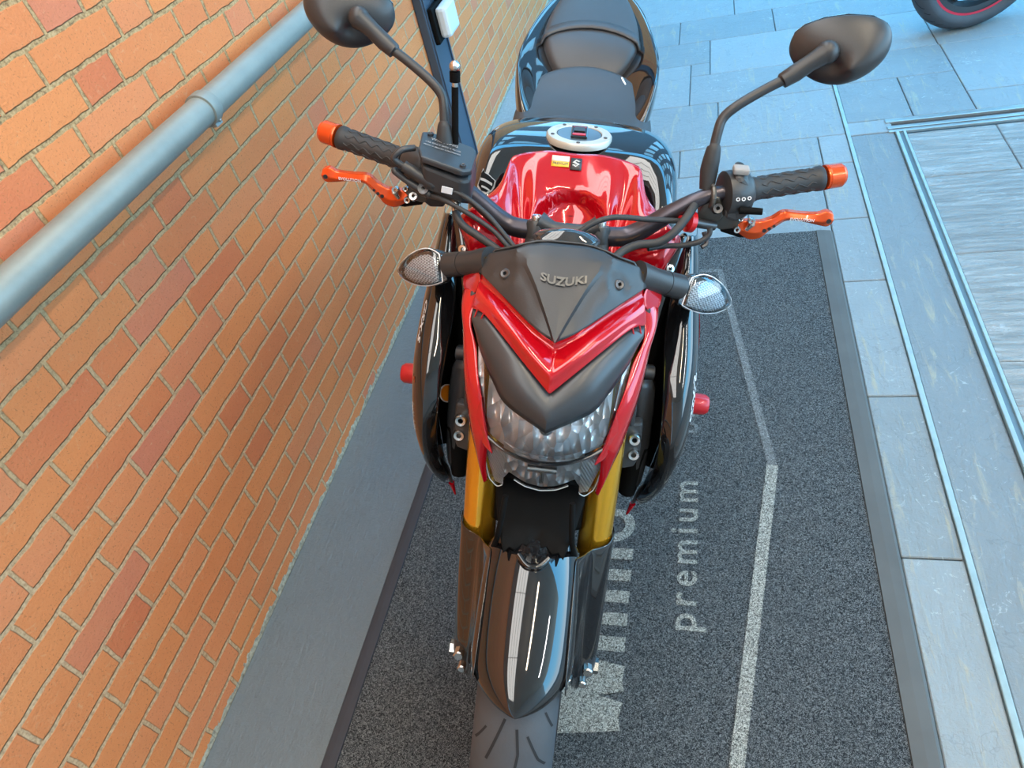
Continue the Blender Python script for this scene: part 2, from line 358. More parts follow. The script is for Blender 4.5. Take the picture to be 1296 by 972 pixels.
# slabs behind the mat, left of the kerb line
R += [(-1.12, -0.45, 2.29, 2.75), (-0.45, 0.10, 2.29, 2.75), (0.10, 0.372, 2.29, 2.75), (0.372, 0.498, 2.36, 2.75)]
R += [(-1.12, -0.62, 2.75, 2.98), (-0.62, -0.16, 2.75, 2.98), (-0.16, 0.39, 2.75, 2.98), (0.39, 0.498, 2.75, 2.98)]
R += [(-1.12, -0.50, 2.98, 3.42), (-0.50, 0.0, 2.98, 3.42), (0.0, 0.498, 2.98, 3.42)]
R += [(-1.12, -0.66, 3.42, 3.9), (-0.66, -0.13, 3.42, 3.9), (-0.13, 0.498, 3.42, 3.75)]
R += [(-1.12, -0.34, 3.9, 4.2), (-0.34, -0.035, 3.9, 4.2), (-0.035, 0.498, 3.75, 4.2), (-0.13, -0.035, 3.75, 3.9)]
R += [(-1.12, -0.20, 4.2, 4.54), (-0.20, 0.30, 4.2, 4.54), (0.30, 0.98, 4.2, 4.54), (0.498, 0.98, 3.75, 4.2)]
R += [(-1.12, -0.6, 4.54, 5.1), (-0.6, 0.1, 4.54, 5.1), (0.1, 0.9, 4.54, 5.1), (0.9, 1.7, 4.54, 5.1), (1.7, 2.6, 4.54, 5.1)]
R += [(0.512, 0.76, 3.07, 3.45), (0.76, 0.985, 3.07, 3.45), (0.512, 0.985, 3.45, 3.75), (0.985, 2.1, 3.24, 3.75), (0.985, 2.1, 3.07, 3.24), (2.1, 3.2, 3.07, 3.75)]
R += [(0.98, 2.4, 3.75, 4.54), (2.4, 3.6, 3.75, 4.54)]
for j in range(5):
    for i in range(6): R.append((-1.12+i*0.9, -0.22+i*0.9, 5.1+j*0.5, 5.6+j*0.5))
R += [(0.498, 0.672, 2.96, 3.07)]
slabs('floor_slabs', R, 'slate').name = 'floor.001'
R = [(0.712, 2.4, a, b) for a, b in ((-2.0, -0.9), (-0.9, 0.1), (0.1, 0.62), (0.62, 1.12), (1.12, 1.62), (1.62, 2.12), (2.12, 2.6))]+[(0.712, 1.02, 2.6, 2.94), (1.02, 2.4, 2.6, 2.94)]
slabs('floor_inset', R, 'rough_slate', -0.004, 0.003).name = 'floor.002'
o = slabs('floor_strip', [(0.512, 0.672, -2.0, 2.96)], 'drain_cement', -0.002); o.name = 'floor.003'
o = slabs('floor_strip', [(-1.12, -0.835, -2.4, 2.29)], 'cement', 0.0, 0.001); o.name = 'floor.004'
# kerb joint, metal frame of the inset and cross channel
mb = MB().box((0.505, 0.75, -0.001), (0.014, 5.6, 0.012)); tag(build('trim_1', mb, 'sealant', smooth=False, bev=0.002), kind='structure')
mb = MB().box((0.679, 0.45, 0.0), (0.012, 5.0, 0.014)).box((0.705, 0.45, 0.0), (0.010, 5.0, 0.012)); tag(build('trim_2', mb, 'sealant', smooth=False, bev=0.002), kind='structure')
mb = MB().box((0.692, 0.45, -0.006), (0.016, 5.0, 0.010)); tag(build('trim_3', mb, 'drain_metal', smooth=False), kind='structure')
mb = MB().box((1.60, 3.045, -0.001), (1.9, 0.03, 0.014)).box((1.60, 2.985, -0.001), (1.9, 0.022, 0.014)).box((1.6, 2.957, -0.001), (1.9, 0.018, 0.012))
tag(build('trim_4', mb, 'galvanised', smooth=False, bev=0.002), kind='structure')
mb = MB().box((1.60, 3.01, -0.008), (1.9, 0.05, 0.006)); tag(build('trim_5', mb, 'dark_steel', smooth=False), kind='structure')

# covered passage above the near part and the building front behind the photographer
c_ = build('ceiling', MB().box((2.65, -0.2, 3.3), (7.6, 6.2, 0.12)), 'ceiling_paint', smooth=False); tag(c_, kind='structure')
bw = build('wall_back', MB().box((2.65, -3.27, 1.6), (7.6, 0.15, 3.3)), 'facade_paint', smooth=False); tag(bw, kind='structure')
def lamp(x, y, sx, sy, label):
    r = empty('ceiling_light', (x, y, 3.24)); tag(r, label, 'ceiling light')
    build('diffuser', MB().box((0, 0, 0.0), (sx, sy, 0.01)), 'lamp_panel', r, smooth=False)
    f = MB()
    for k in range(5): f.box((-sx/2+sx*k/4, 0, -0.012), (0.018, sy, 0.02))
    for k in range(4): f.box((0, -sy/2+sy*k/3, -0.012), (sx, 0.014, 0.02))
    build('louvre', f, 'dark_steel', r, smooth=False)
lamp(-0.34, 0.1, 0.80, 5.2, 'long louvred ceiling light above the brick wall side of the passage')

# building across the street, with rows of windows, the sky's reflection put into the pane colour
far = empty('wall_street', (1.5, 9.5, 0.0)); tag(far, kind='structure')
build('wall', MB().box((0, 0.2, 5.0), (16, 0.4, 10.0)), 'facade_dark', far, smooth=False)
for i in range(7):
    for j in range(4):
        f_ = build('window', MB().box((-6.6+i*2.2, -0.02, 1.4+j*2.4), (1.1, 0.06, 1.5)), 'white_paint', far, smooth=False)
        build('pane', MB().box((-6.6+i*2.2, -0.06, 1.4+j*2.4), (0.95, 0.02, 1.35)), 'sky_tint_pane', f_, smooth=False)

# ------------------------------------------------------------------ entrance mat
mat_root = empty('floor_mat', (-0.23, 0.6, 0.0)); tag(mat_root, 'large dark grey loop entrance mat with worn white lettering under the red motorcycle', 'mat')
def mp_(x, y, z): return (x+0.23, y-0.6, z)
build('pile', MB().box(mp_(-0.24, 0.47, 0.004), (1.115, 3.63, 0.010)), 'loop_mat', mat_root, smooth=False)
def ramp_edge(name, x0, x1, y0, y1, mat, rev=False):
    prof = [(x0, 0.0006), (x0+(x1-x0)*0.12, 0.006), (x0+(x1-x0)*0.5, 0.0095), (x1-(x1-x0)*0.06, 0.011), (x1, 0.0006)]
    build(name, MB().grid([[mp_(x, y, z) for x, z in prof] for y in (y0, y1)]), mat, mat_root, smooth=False)
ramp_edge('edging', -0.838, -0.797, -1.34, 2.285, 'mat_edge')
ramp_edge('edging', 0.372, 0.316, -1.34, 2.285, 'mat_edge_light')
o = bpy.data.objects.new('edging', bpy.data.objects['edging'].data); bpy.data.objects.remove(o)
ZP = 0.0098
def flat(name, quads, mat, z=ZP):
    mb = MB()
    for i, q in enumerate(quads):
        if (q[1][0]-q[0][0])*(q[2][1]-q[1][1])-(q[1][1]-q[0][1])*(q[2][0]-q[1][0]) < 0: q = q[::-1]
        mb.add([mp_(x, y, z+0.0004+0.0002*i) for x, y in q], [tuple(range(len(q)))])
    return build(name, mb, mat, mat_root, smooth=False, recalc=False)
def seg(a, b, w0, w1=None):
    w1 = w0 if w1 is None else w1; d = Vector((b[0]-a[0], b[1]-a[1])).normalized(); n = Vector((-d.y, d.x))
    return [(a[0]+n.x*w0/2, a[1]+n.y*w0/2), (b[0]+n.x*w1/2, b[1]+n.y*w1/2), (b[0]-n.x*w1/2, b[1]-n.y*w1/2), (a[0]-n.x*w0/2, a[1]-n.y*w0/2)]
l = flat('painted_line', [seg((0.118, 1.24), (-0.002, 0.40), 0.028), seg((-0.002, 0.40), (-0.06, -0.02), 0.028)], 'worn_mat_paint')
l2 = flat('painted_line', [seg((0.118, 1.24), (0.026, 1.884), 0.022), seg((0.026, 1.884), (-0.004, 2.09), 0.018), seg((0.0, 2.085), (-0.16, 2.09), 0.018)], 'faint_mat_paint')
# lettering reads along +y with its feet towards +x
def on_mat(x0, y0):
    def fn(u, v, w): return mp_(x0-v, y0+u, ZP+w)
    return fn
text_mesh('lettering', 'premium', 0.094, on_mat(-0.094, 0.768), 'worn_mat_paint', mat_root, bold=0.001, ext=0.0006, align='LEFT', space=1.27)
text_mesh('lettering', 'brand', 0.090, on_mat(-0.096, 1.345), 'faint_mat_paint', mat_root, bold=0.001, ext=0.0006, align='LEFT', space=1.3)
BL = []
x_f, x_t = -0.215, -0.385
def leg(y, w=0.034): BL.append([(x_f, y-w/2), (x_f, y+w/2), (x_t, y+w/2), (x_t, y-w/2)])
for a, b in (((x_f, 0.570), (x_t, 0.545)), ((x_f, 0.578), (x_t, 0.612)), ((x_f, 0.650), (x_t, 0.612)), ((x_f, 0.655), (x_t, 0.682))): BL.append(seg(a, b, 0.050))
leg(0.728)
for y in (0.787, 0.843, 0.899): leg(y, 0.030)
leg(0.957, 0.030)
flat('lettering', BL[:4], 'worn_mat_paint'); flat('lettering', BL[4:], 'worn_mat_paint')
ring = MB(); rows = []
for rr in (0.052, 0.028):
    rows.append([mp_(-0.268+rr*math.cos(a*PI/12)*1.02, 1.040+rr*math.sin(a*PI/12)*0.95, ZP+0.0006) for a in range(24)])
ring.grid(rows, True); build('lettering', ring, 'worn_mat_paint', mat_root, smooth=False, solid=0.0006)

# ------------------------------------------------------------------ wall pipe and electrical channel
pr_ = empty('wall_pipe', (WX+0.055, 1.5, 1.045)); tag(pr_, 'long galvanised steel pipe running along the brick wall', 'pipe')
build('pipe_run', MB().cyl((0, -3.6, 0), (0, 6.0, 0), 0.0315, seg=40), 'pipe', pr_)
build('coupling', MB().tube([(0, -0.155, 0), (0, -0.154, 0), (0, -0.148, 0), (0, -0.128, 0), (0, -0.122, 0)], [0.031, 0.036, 0.0365, 0.0365, 0.034], 40, 0), 'pipe', pr_)
build('clamp_tab', MB().box((0.012, -0.138, -0.033), (0.014, 0.026, 0.012)).cyl((0.020, -0.138, -0.026), (0.026, -0.138, -0.030), 0.004), 'galvanised', pr_, bev=0.001)
for yy in (-1.4, 1.9): build('bracket', MB().tube([(-0.055, yy, 0), (-0.02, yy, 0)], 0.012, 12, 0), 'galvanised', pr_)
ch = empty('cable_channel', (WX+0.001, 2.95, 0.003)); tag(ch, 'dark blue-grey vertical cable channel fixed to the brick wall', 'cable channel')
build('cover', MB().box((0.018, 0, 1.5), (0.036, 0.198, 2.99)), 'channel_paint', ch, smooth=False, bev=0.004)
build('lip', MB().box((0.039, -0.085, 1.5), (0.006, 0.012, 3.0)).box((0.039, 0.085, 1.5), (0.006, 0.012, 3.0)), 'channel_paint', ch, smooth=False, bev=0.001)
bx = empty('junction_box', (WX+0.0435, 2.975, 0.655)); tag(bx, 'small pale plastic junction box mounted on the dark wall channel', 'junction box')
build('back_plate', MB().box((0.010, -0.02, 0.03), (0.020, 0.17, 0.135)), 'deep_black', bx, smooth=False, bev=0.004)
build('cover', MB().box((0.043, -0.008, 0.032), (0.046, 0.145, 0.115)), 'box_plastic', bx, smooth=False, bev=0.014)
build('cable', MB().tube([(0.01, 0.0, 0.10), (0.012, 0.005, 0.3), (0.012, 0.005, 0.9)], 0.008, 10), 'deep_black', bx)

#SECTION_BIKE
# ================================================================== RED AND BLACK MOTORCYCLE, leaning on its side stand
LY, LL = math.radians(4.0), math.radians(13.8)
bn = Vector((math.cos(LL)*math.cos(LY), math.cos(LL)*math.sin(LY), -math.sin(LL))); bf = Vector((-math.sin(LY), math.cos(LY), 0)); bu = bn.cross(bf)
bike = empty('motorcycle'); bike.matrix_world = Matrix(((bn.x, bf.x, bu.x, -0.4276), (bn.y, bf.y, bu.y, 0.55), (bn.z, bf.z, bu.z, 0.0), (0, 0, 0, 1)))
tag(bike, 'red and black naked motorcycle with orange levers and gold forks parked on the mat', 'motorcycle')
def mir(pts): return [(-x, y, z) for x, y, z in pts]
def fork(z, off=0.0): return 0.466*z-0.13+off

# ---- wheels
def tyre_r(x, R=0.300, hw=0.061):
    """crown profile: radius at lateral offset x"""
    k = min(1.0, abs(x)/hw); return R-0.052*(1-math.sqrt(max(0.0, 1-k*k*0.98)))
def wheel(parent, cy, cz, R, hw, rim_mat='deep_black', rim_name='wheel_rim', discs=True, stripe=None, cx=0.0, steps=72, rot=0.0):
    ax = (1, 0, 0); prof = []
    for i in range(-12, 13):
        x = hw*math.sin(i/12*PI/2); prof.append((tyre_r(x, R, hw), x))
    rin = R-0.086
    prof = [(rin, -hw*0.62), (rin+0.012, -hw*0.80), (R-0.062, -hw*0.98)]+prof+[(R-0.062, hw*0.98), (rin+0.012, hw*0.80), (rin, hw*0.62)]
    tm = MB().lathe((cx, cy, cz), ax, prof, steps); g = tm
    def P(x, a): r = tyre_r(x, R, hw)+0.0006; return Vector((cx+x, cy-r*math.cos(a), cz+r*math.sin(a)))
    def groove(pts, w):
        for (xa, aa), (xb, ab) in zip(pts[:-1], pts[1:]):
            n = 5; rows = []
            for k in range(n+1):
                q = k/n; x = xa+(xb-xa)*q; a = aa+(ab-aa)*q; ta = Vector((xb-xa, (ab-aa)*R)).normalized(); nx, na = -ta.y*w/2, ta.x*w/2/R
                rows.append([P(x+nx, a+na), P(x-nx, a-na)])
            g.grid(rows, mi=1)
    for k in range(18):
        a = k*2*PI/18+rot
        groove([(-0.004, a), (-0.007, a-0.10), (-0.002, a-0.20)] if k % 2 else [(0.004, a), (0.009, a-0.12), (0.003, a-0.30)], 0.0040)
        groove([(-0.014, a+0.04), (-0.036, a-0.18)], 0.0040); groove([(0.020, a-0.03), (0.038, a-0.15), (0.049, a-0.19)], 0.0035)
        groove([(-0.040, a-0.02), (-0.055, a-0.11)], 0.003); groove([(0.042, a+0.08), (0.054, a-0.0)], 0.003)
    ty = build('tyre', tm, ['tyre_rubber', 'groove'], parent)
    rim = build(rim_name, MB().lathe((cx, cy, cz), ax, [(rin+0.010, -hw*0.70), (rin+0.010, -hw*0.62), (rin-0.014, -hw*0.5), (rin-0.022, 0), (rin-0.014, hw*0.5), (rin+0.010, hw*0.62), (rin+0.010, hw*0.70), (rin-0.02, hw*0.60), (rin-0.034, 0), (rin-0.02, -hw*0.60), (rin+0.010, -hw*0.70)], steps), rim_mat, parent)
    if stripe: build('rim_stripe', MB().lathe((cx, cy, cz), ax, [(rin+0.014, -hw*0.80), (rin+0.002, -hw*0.78)], steps).lathe((cx, cy, cz), ax, [(rin+0.014, hw*0.80), (rin+0.002, hw*0.78)], steps), stripe, rim)
    for k in range(5):
        m = MB()
        for s in (-0.16, 0.16):
            a0 = 2*PI*k/5+s*0.6+0.3; a1 = 2*PI*k/5+s*1.1+0.3
            m.tube([(cx, cy-0.035*math.cos(a0), cz+0.035*math.sin(a0)), (cx, cy-(rin-0.02)*math.cos(a1), cz+(rin-0.02)*math.sin(a1))], [0.016, 0.010], 10, 0)
        build('spoke', m, rim_mat, rim)
    build('hub', MB().lathe((cx, cy, cz), ax, [(0.012, -0.07), (0.030, -0.07), (0.034, -0.04), (0.045, 0), (0.034, 0.04), (0.030, 0.07), (0.012, 0.07)], 28), 'dark_steel', parent)
    if discs:
        for s in (-1, 1):
            d = build('brake_disc', MB().lathe((cx+s*0.066, cy, cz), ax, [(0.108, -0.002), (0.155, -0.002), (0.155, 0.002), (0.108, 0.002), (0.108, -0.002)], 60), 'dark_steel', parent)
            m = MB()
            for k in range(8): a = k*PI/4; m.tube([(cx+s*0.062, cy+0.03*math.cos(a), cz+0.03*math.sin(a)), (cx+s*0.065, cy+0.112*math.cos(a+0.3), cz+0.112*math.sin(a+0.3))], 0.005, 8, 0)
            build('disc_carrier', m, 'dark_steel', d)
fwheel = empty('front_wheel'); fwheel.parent = bike
wheel(fwheel, 0.0, 0.300, 0.300, 0.061, rot=0.12)
rwheel = empty('rear_wheel'); rwheel.parent = bike
wheel(rwheel, 1.46, 0.312, 0.312, 0.090, discs=False)

# ---- forks, axle, triple clamp
for s in (-1, 1):
    X = s*0.099
    build('fork_tube', MB().tube([(X, fork(0.42), 0.42), (X, fork(0.95), 0.95)], 0.0285, 28, 0), 'gold', bike)
    build('fork_slider', MB().tube([(X, fork(0.30)+.02, 0.30), (X, fork(0.44), 0.44)], 0.022, 22, 0), 'steel', bike)
    f = build('fork_foot', MB().tube([(X, 0.03, 0.255), (X, 0.0, 0.30), (X, fork(0.36), 0.36)], [0.018, 0.031, 0.029], 20, 4), 'matte_black', bike)
    build('axle_nut', MB().cyl((X+s*0.026, 0, 0.30), (X+s*0.036, 0, 0.30), 0.014, seg=6), 'steel', f)
    c = build('brake_caliper', MB().box((s*0.098, 0.105, 0.37), (0.045, 0.07, 0.13), Matrix.Rotation(math.radians(-25), 3, 'X')), 'matte_black', bike, smooth=False, bev=0.012)
    for dz in (-0.02, 0.055): build('caliper_bolt', MB().cyl((s*0.118, 0.085+dz*.4, 0.36+dz), (s*0.127, 0.085+dz*.4, 0.36+dz), 0.008, seg=8), 'steel', c)
    # bolts low on the fork foot, in view below the guard
    b = MB().cyl((s*0.112, -0.026, 0.352), (s*0.112, -0.043, 0.360), 0.0095, seg=8, bev=0.002)
    build('pinch_bolt', b, 'steel', bike)
    build('pinch_bolt', MB().cyl((s*0.106, -0.036, 0.322), (s*0.106, -0.052, 0.330), 0.0075, seg=12, bev=0.002), 'steel', bike)
tc = MB()
for z in (0.740, 0.880):
    pts = [(-0.135, fork(z)-.03, z), (-0.07, fork(z)-.020, z), (0.07, fork(z)-.020, z), (0.135, fork(z)-.03, z), (0.135, fork(z)+.035, z), (0.05, fork(z)+.07, z), (-0.05, fork(z)+.07, z), (-0.135, fork(z)+.035, z)]
    tc.prism(pts, (0, 0.012, 0.034))
build('triple_clamp', tc, 'matte_black', bike, smooth=False, bev=0.006)
for s in (-1, 1):
    br = build('fork_bracket', MB().prism([(s*0.118, 0.205, 0.725), (s*0.152, 0.215, 0.722), (s*0.157, 0.205, 0.655), (s*0.150, 0.195, 0.635), (s*0.128, 0.19, 0.632)], (0, 0.022, -0.006)), 'cast_gray', bike, smooth=False, bev=0.004)
    for zz in (0.697, 0.660): build('bolt', MB().lathe((s*(0.1415+(0.697-zz)*0.1), 0.205, zz), (0, -0.9, 0.42), [(0.0035, 0.004), (0.0045, 0.0105), (0.0085, 0.0115), (0.0105, 0.008), (0.0105, -0.004)], 16), 'steel', br)

# ---- front mudguard with fork guards
def fend(th, u):
    """th degrees up from straight ahead (90 is the top); u -1..1 across"""
    k = min(1.0, max(0.0, (th-51.6)/10)); w = 0.0755*(k**0.45); s_ = math.sin(u*PI/2*0.98); c_ = 1-math.cos(u*PI/2*0.98)
    r = 0.3345-c_*(0.020+0.036*k); a = math.radians(th)
    return (w*s_, -r*math.cos(a), 0.300+r*math.sin(a))
ths = [51.6, 51.7, 52.1, 52.9, 54.2, 56, 58, 61, 65, 70, 76, 82, 88, 94, 100]
fender = build('front_mudguard', MB().grid([[fend(t_, u/10) for u in range(-10, 11)] for t_ in ths]), 'gloss_black', bike, sub=1, solid=0.0028)
for s in (-1, 1):
    # fork guard: runs back from the mudguard's skirt, round the front of the fork leg to its outer side
    rows = []
    for i in range(15):
        k = i/14; z = 0.552-0.275*k; yc = fork(z)+0.004*k; th = math.radians(95-38*k); r0 = 0.309+0.004*k
        fx, fy_, fz_ = 0.0660, -r0*math.cos(th), 0.300+r0*math.sin(th)
        w = 1.0-0.55*max(0, (k-0.80)/0.20)**2; top = 1-0.35*max(0, (0.12-k)/0.12)
        row = [(fx, fy_, fz_), (0.076, fy_*0.72+(yc-.045)*.28, fz_*0.72+z*.28-.004), (0.086, fy_*0.36+(yc-.045)*.64, fz_*0.36+z*.64-.002),
               (0.0925, yc-0.050, z+0.004), (0.100, yc-0.043, z), (0.099+0.024*w, yc-0.034, z), (0.099+0.032*w, yc-0.014, z-0.002), (0.099+0.033*w, yc+0.010*top, z-0.006), (0.099+0.029*w, yc+0.030*top, z-0.012)]
        rows.append([(s*x, y-0.006*math.sin(PI*k), z_) for x, y, z_ in row])
    g_ = build('fork_guard', MB().grid(rows), 'gloss_black', fender, sub=1, solid=0.003)
    if s < 0: build('small_decal', MB().add([(-.1185, -.006+.083, .498), (-.1235, .083, .478), (-.1165, .078, .462)], [(0, 1, 2)]), 'sticker_white', g_, smooth=False, solid=0.0006)
# hose guard and black sheet standing in for the shaded gap between the fork legs, toothed lower edge
prof = [(-0.072, 0.022), (-0.060, -0.004), (-0.046, 0.012), (-0.030, -0.018), (-0.018, -0.006), (-0.012, -0.022), (0.012, -0.022), (0.018, -0.006), (0.030, -0.018), (0.046, 0.012), (0.060, -0.004), (0.072, 0.022)]
cols = []
for x, d in prof: cols.append([(x*0.62, 0.020-d*0.45-abs(x)*0.1, 0.635+d*0.15), (x*0.84, 0.062, 0.632), (x*1.0, 0.118, 0.630), (x*1.05, 0.165, 0.640), (x*1.05, 0.19, 0.70)])
build('shaded_gap_cover', MB().grid(cols), 'deep_black', bike, solid=0.004)
build('hose_clip', MB().tube([(-0.022, 0.0, 0.640), (-0.008, -0.014, 0.637), (0.010, -0.014, 0.637), (0.024, 0.0, 0.640)], 0.0045, 10), 'gloss_black', bike)
build('brake_hose', MB().tube([(-0.05, 0.06, 0.70), (-0.058, 0.03, 0.63), (-0.078, 0.06, 0.52), (-0.088, 0.10, 0.43)], 0.0045, 10), 'deep_black', bike)
build('brake_hose', MB().tube([(0.05, 0.06, 0.70), (0.058, 0.03, 0.63), (0.078, 0.06, 0.52), (0.088, 0.10, 0.43)], 0.0045, 10), 'deep_black', bike)
build('shaded_gap_block', MB().box((0, 0.165, 0.600), (0.15, 0.07, 0.13), Matrix.Rotation(math.radians(-25), 3, 'X')), 'deep_black', bike, smooth=False, bev=0.01)  # black block that paints in the shade deeper between the fork legs

# ---- nose: every panel follows the same swept face y = nose(x, z)
PZ = [.60, .64, .677, .76, .818, .873, .93, .985, 1.03]; PY = [.125, .108, .10, .085, .09, .12, .160, .265, .36]
KZ = [.60, .70, .80, .90, 1.0]; KY = [2.5, 3.5, 5.0, 6.4, 6.0]
def nose(x, z): return interp(z, PZ, PY)+interp(z, KZ, KY)*x*x
def on_nose(x, z, out=0.0): return (x, nose(x, z)-out, z+out*0.5)
def sym_curve(half, n=6):
    """half: outer (x>0) to centre points; returns left..centre..right densely"""
    L = [(-x, y, z) for x, y, z in half]; sm = smoothc(L, n); R_ = [(-p.x, p.y, p.z) for p in sm[:-1]][::-1]
    return [tuple(p) for p in sm]+R_
def strip(cA, cB, nv, shape=None):
    rows = []
    for k in range(nv+1):
        q = k/nv; row = []
        for a, b in zip(cA, cB):
            p = lerp(a, b, q)
            if shape: p = shape(p, q)
            row.append(p)
        rows.append(row)
    return rows
# matte mask below the red V
mi_ = sym_curve([(.126, .242, .905), (.104, .219, .915), (.070, .178, .910), (.038, .148, .897), (0, .120, .870)])
mo_ = sym_curve([(.123, .227, .889), (.106, .186, .870), (.081, .145, .849), (.058, .119, .834), (0.0, .091, .816)])
def mask_shape(p, q): b = 0.016*math.sin(PI*min(1, q*1.0))+0.004; return (p[0], p[1]-b*0.9, p[2]+b*0.30)
face = build('front_mask', MB().grid(strip(mi_, mo_, 6, mask_shape)), 'mask_black', bike, solid=0.003)
# red V band
ri_ = sym_curve([(.120, .285, .946), (.083, .236, .945), (.046, .196, .940), (.024, .176, .936), (0.0, .165, .930)])
ro_ = sym_curve([(.128, .246, .903), (.106, .222, .914), (.072, .181, .909), (.040, .149, .895), (0, .120, .868)])
def red_shape(p, q):
    x = abs(p[0]); ridge = 0.010*math.exp(-((q-0.62)/0.20)**2)*min(1, (1-x/0.14)*1.5)+0.006*q-0.010*math.exp(-((q-0.22)/0.18)**2)
    return (p[0], p[1]-ridge-0.004, p[2]+ridge*0.6)
vband = build('nose_panel', MB().grid(strip(ri_, ro_, 10, red_shape)), 'gloss_red', bike, sub=1, solid=0.003)
for s in (-1, 1):
    # long red side blade beside the headlamp, running from the indicator to a low point
    outer = [(.112, .325, .936), (.148, .300, .905), (.141, .240, .872), (.136, .205, .838), (.130, .177, .811), (.121, .155, .765), (.113, .141, .732), (.099, .132, .690), (.087, .129, .650)]
    inner = [(.100, .300, .930), (.127, .238, .896), (.114, .200, .872), (.106, .165, .846), (.098, .146, .822), (.087, .126, .775), (.083, .122, .757), (.087, .124, .700), (.0845, .127, .650)]
    A = smoothc([(s*x, y, z) for x, y, z in outer], 4); Bc = smoothc([(s*x, y-.006, z) for x, y, z in inner], 4)
    def sh(p, q): b = 0.010*math.sin(PI*q); return (p[0]+s*b*0.6, p[1]-b, p[2])
    sd = build('side_blade', MB().grid(strip([tuple(p) for p in A], [tuple(p) for p in Bc], 5, sh)), 'gloss_red', bike, sub=1, solid=0.003)
    # inner tooth that bites into the lamp
    tooth = [(s*.098, .136, .824), (s*.090, .118, .780), (s*.076, .1035, .737), (s*.0845, .108, .742), (s*.093, .114, .748), (s*.106, .130, .790)]
    build('blade_tooth', MB().prism(tooth, (0, 0.010, 0)), 'gloss_red', sd, smooth=False, bev=0.002)
    # short winglet by the indicator with two small slots
    build('winglet', MB().grid([[(s*.118, .262, .925), (s*.135, .262, .905), (s*.150, .282, .900)], [(s*.122, .285, .945), (s*.140, .300, .925), (s*.156, .315, .915)]]), 'gloss_red', sd, sub=2, solid=0.003)
    build('slot', MB().tube([(s*.106, .212, .9195), (s*.112, .208, .902)], 0.0012, 8, 0).tube([(s*.116, .222, .9185), (s*.121, .217, .903)], 0.0012, 8, 0), 'gloss_red', face)
    build('inner_liner', MB().grid([[(s*x, y+0.012, z) for x, y, z in outer], [(s*0.09, 0.34, 0.93)]+[(s*0.105, y+0.09, z) for x, y, z in outer[1:]]]), 'deep_black', bike, solid=0.003)

# headlamp: chrome bowl, split line, lower lamp, fluted corners, clear cover
def lens_z_top(x): return interp(abs(x), [0, .058, .081, .106, .12], [.822, .840, .856, .876, .886])
def lens_z_bot(x): return interp(abs(x), [0, .024, .040, .051, .058, .069, .080, .086, .095, .11], [.667, .672, .682, .689, .668, .640, .652, .668, .745, .80])
def lens_grid(off, xm=.104, xs=28, nz=14, dome=0.0):
    rows = []
    for k in range(nz+1):
        row = []
        for i in range(-xs, xs+1):
            x = xm*i/xs; zt = lens_z_top(x)+0.006; zb_ = lens_z_bot(x); z = zb_+(zt-zb_)*k/nz
            row.append((x, nose(x, z)+off-dome*math.sin(PI*k/nz)*(1-(i/xs)**2), z))
        rows.append(row)
    return rows
hl = empty('headlamp'); hl.parent = bike
build('lens_cover', MB().grid(lens_grid(0.0, dome=0.004)), 'clear_lens', hl)
rf = []
for k in range(15):
    row = []
    for i in range(-20, 21):
        x = 0.0895*i/20; zt = 0.885; zb_ = 0.752+1.6*x*x; z = zb_+(zt-zb_)*k/14
        bowl = 0.046*max(0, 1-(x/0.088)**2)*math.sin(PI*k/14)
        row.append((x, nose(x, z)+0.008+bowl, z))
    rf.append(row)
up_ = build('upper_reflector', MB().grid(rf), 'reflector', hl)
build('bulb', MB().tube([(0, 0.15, 0.806), (0, 0.115, 0.800)], [0.014, 0.011], 18, 0).sphere((0, 0.113, 0.800), 0.0112, 14), 'steel', up_)
rf = []
for k in range(9):
    row = []
    for i in range(-14, 15):
        x = 0.060*i/14; zt = 0.764+1.3*x*x; zb_ = lens_z_bot(x)+0.002; z = zb_+(zt-zb_)*k/8
        bowl = 0.012*max(0, 1-(x/0.058)**2)*math.sin(PI*k/8)
        row.append((x, nose(x, z)+0.006+bowl, z))
    rf.append(row)
lo_ = build('lower_reflector', MB().grid(rf), 'reflector', hl)
build('bulb_shade', MB().tube([(-0.022, 0.103, 0.722), (0.022, 0.103, 0.722)], 0.008, 14, 0).tube([(0, 0.101, 0.722), (0, 0.100, 0.690)], 0.0035, 10, 0), 'steel', lo_)
sl = [(x/1000, nose(x/1000, 0.752+1.45*(x/1000)**2)-0.0005, 0.752+1.45*(x/1000)**2) for x in range(-90, 91, 10)]
build('split_bar', MB().tube(sl, 0.0030, 8, 2), 'dark_steel', hl)
for s in (-1, 1):
    rows = []
    for k in range(9):
        q = k/8; z = 0.752-0.11*q; x0 = 0.057+0.004*q; x1 = 0.097-0.022*q
        z0 = max(z, lens_z_bot(x0)+0.001); rows.append([(s*(x0+(x1-x0)*j/6), nose(x0+(x1-x0)*j/6, z)+0.005, z) for j in range(7)])
    build('corner_reflector', MB().grid(rows), 'flute_reflector', hl)
    rows = []
    for k in range(9):
        q = k/8; z = 0.772+0.106*q; x0 = 0.088+0.014*q; x1 = 0.100+0.012*q-0.0*q
        rows.append([(s*x0, nose(x0, z)+0.004, z), (s*x1, nose(x1, z)+0.004, z)])
    build('side_reflector', MB().grid(rows), 'reflector', hl)
    edge = [(s*x, nose(x, z)-0.001, z) for x, z in ((.062, .650), (.070, .638), (.078, .645), (.085, .660), (.092, .72), (.097, .75))]
    build('lens_rim', MB().tube(edge, 0.0009, 8, 3), 'box_plastic', hl)
build('lens_rim', MB().tube([(x/1000, nose(x/1000, lens_z_bot(x/1000))-0.001, lens_z_bot(x/1000)) for x in range(-42, 43, 6)], 0.0007, 8, 2), 'box_plastic', hl)
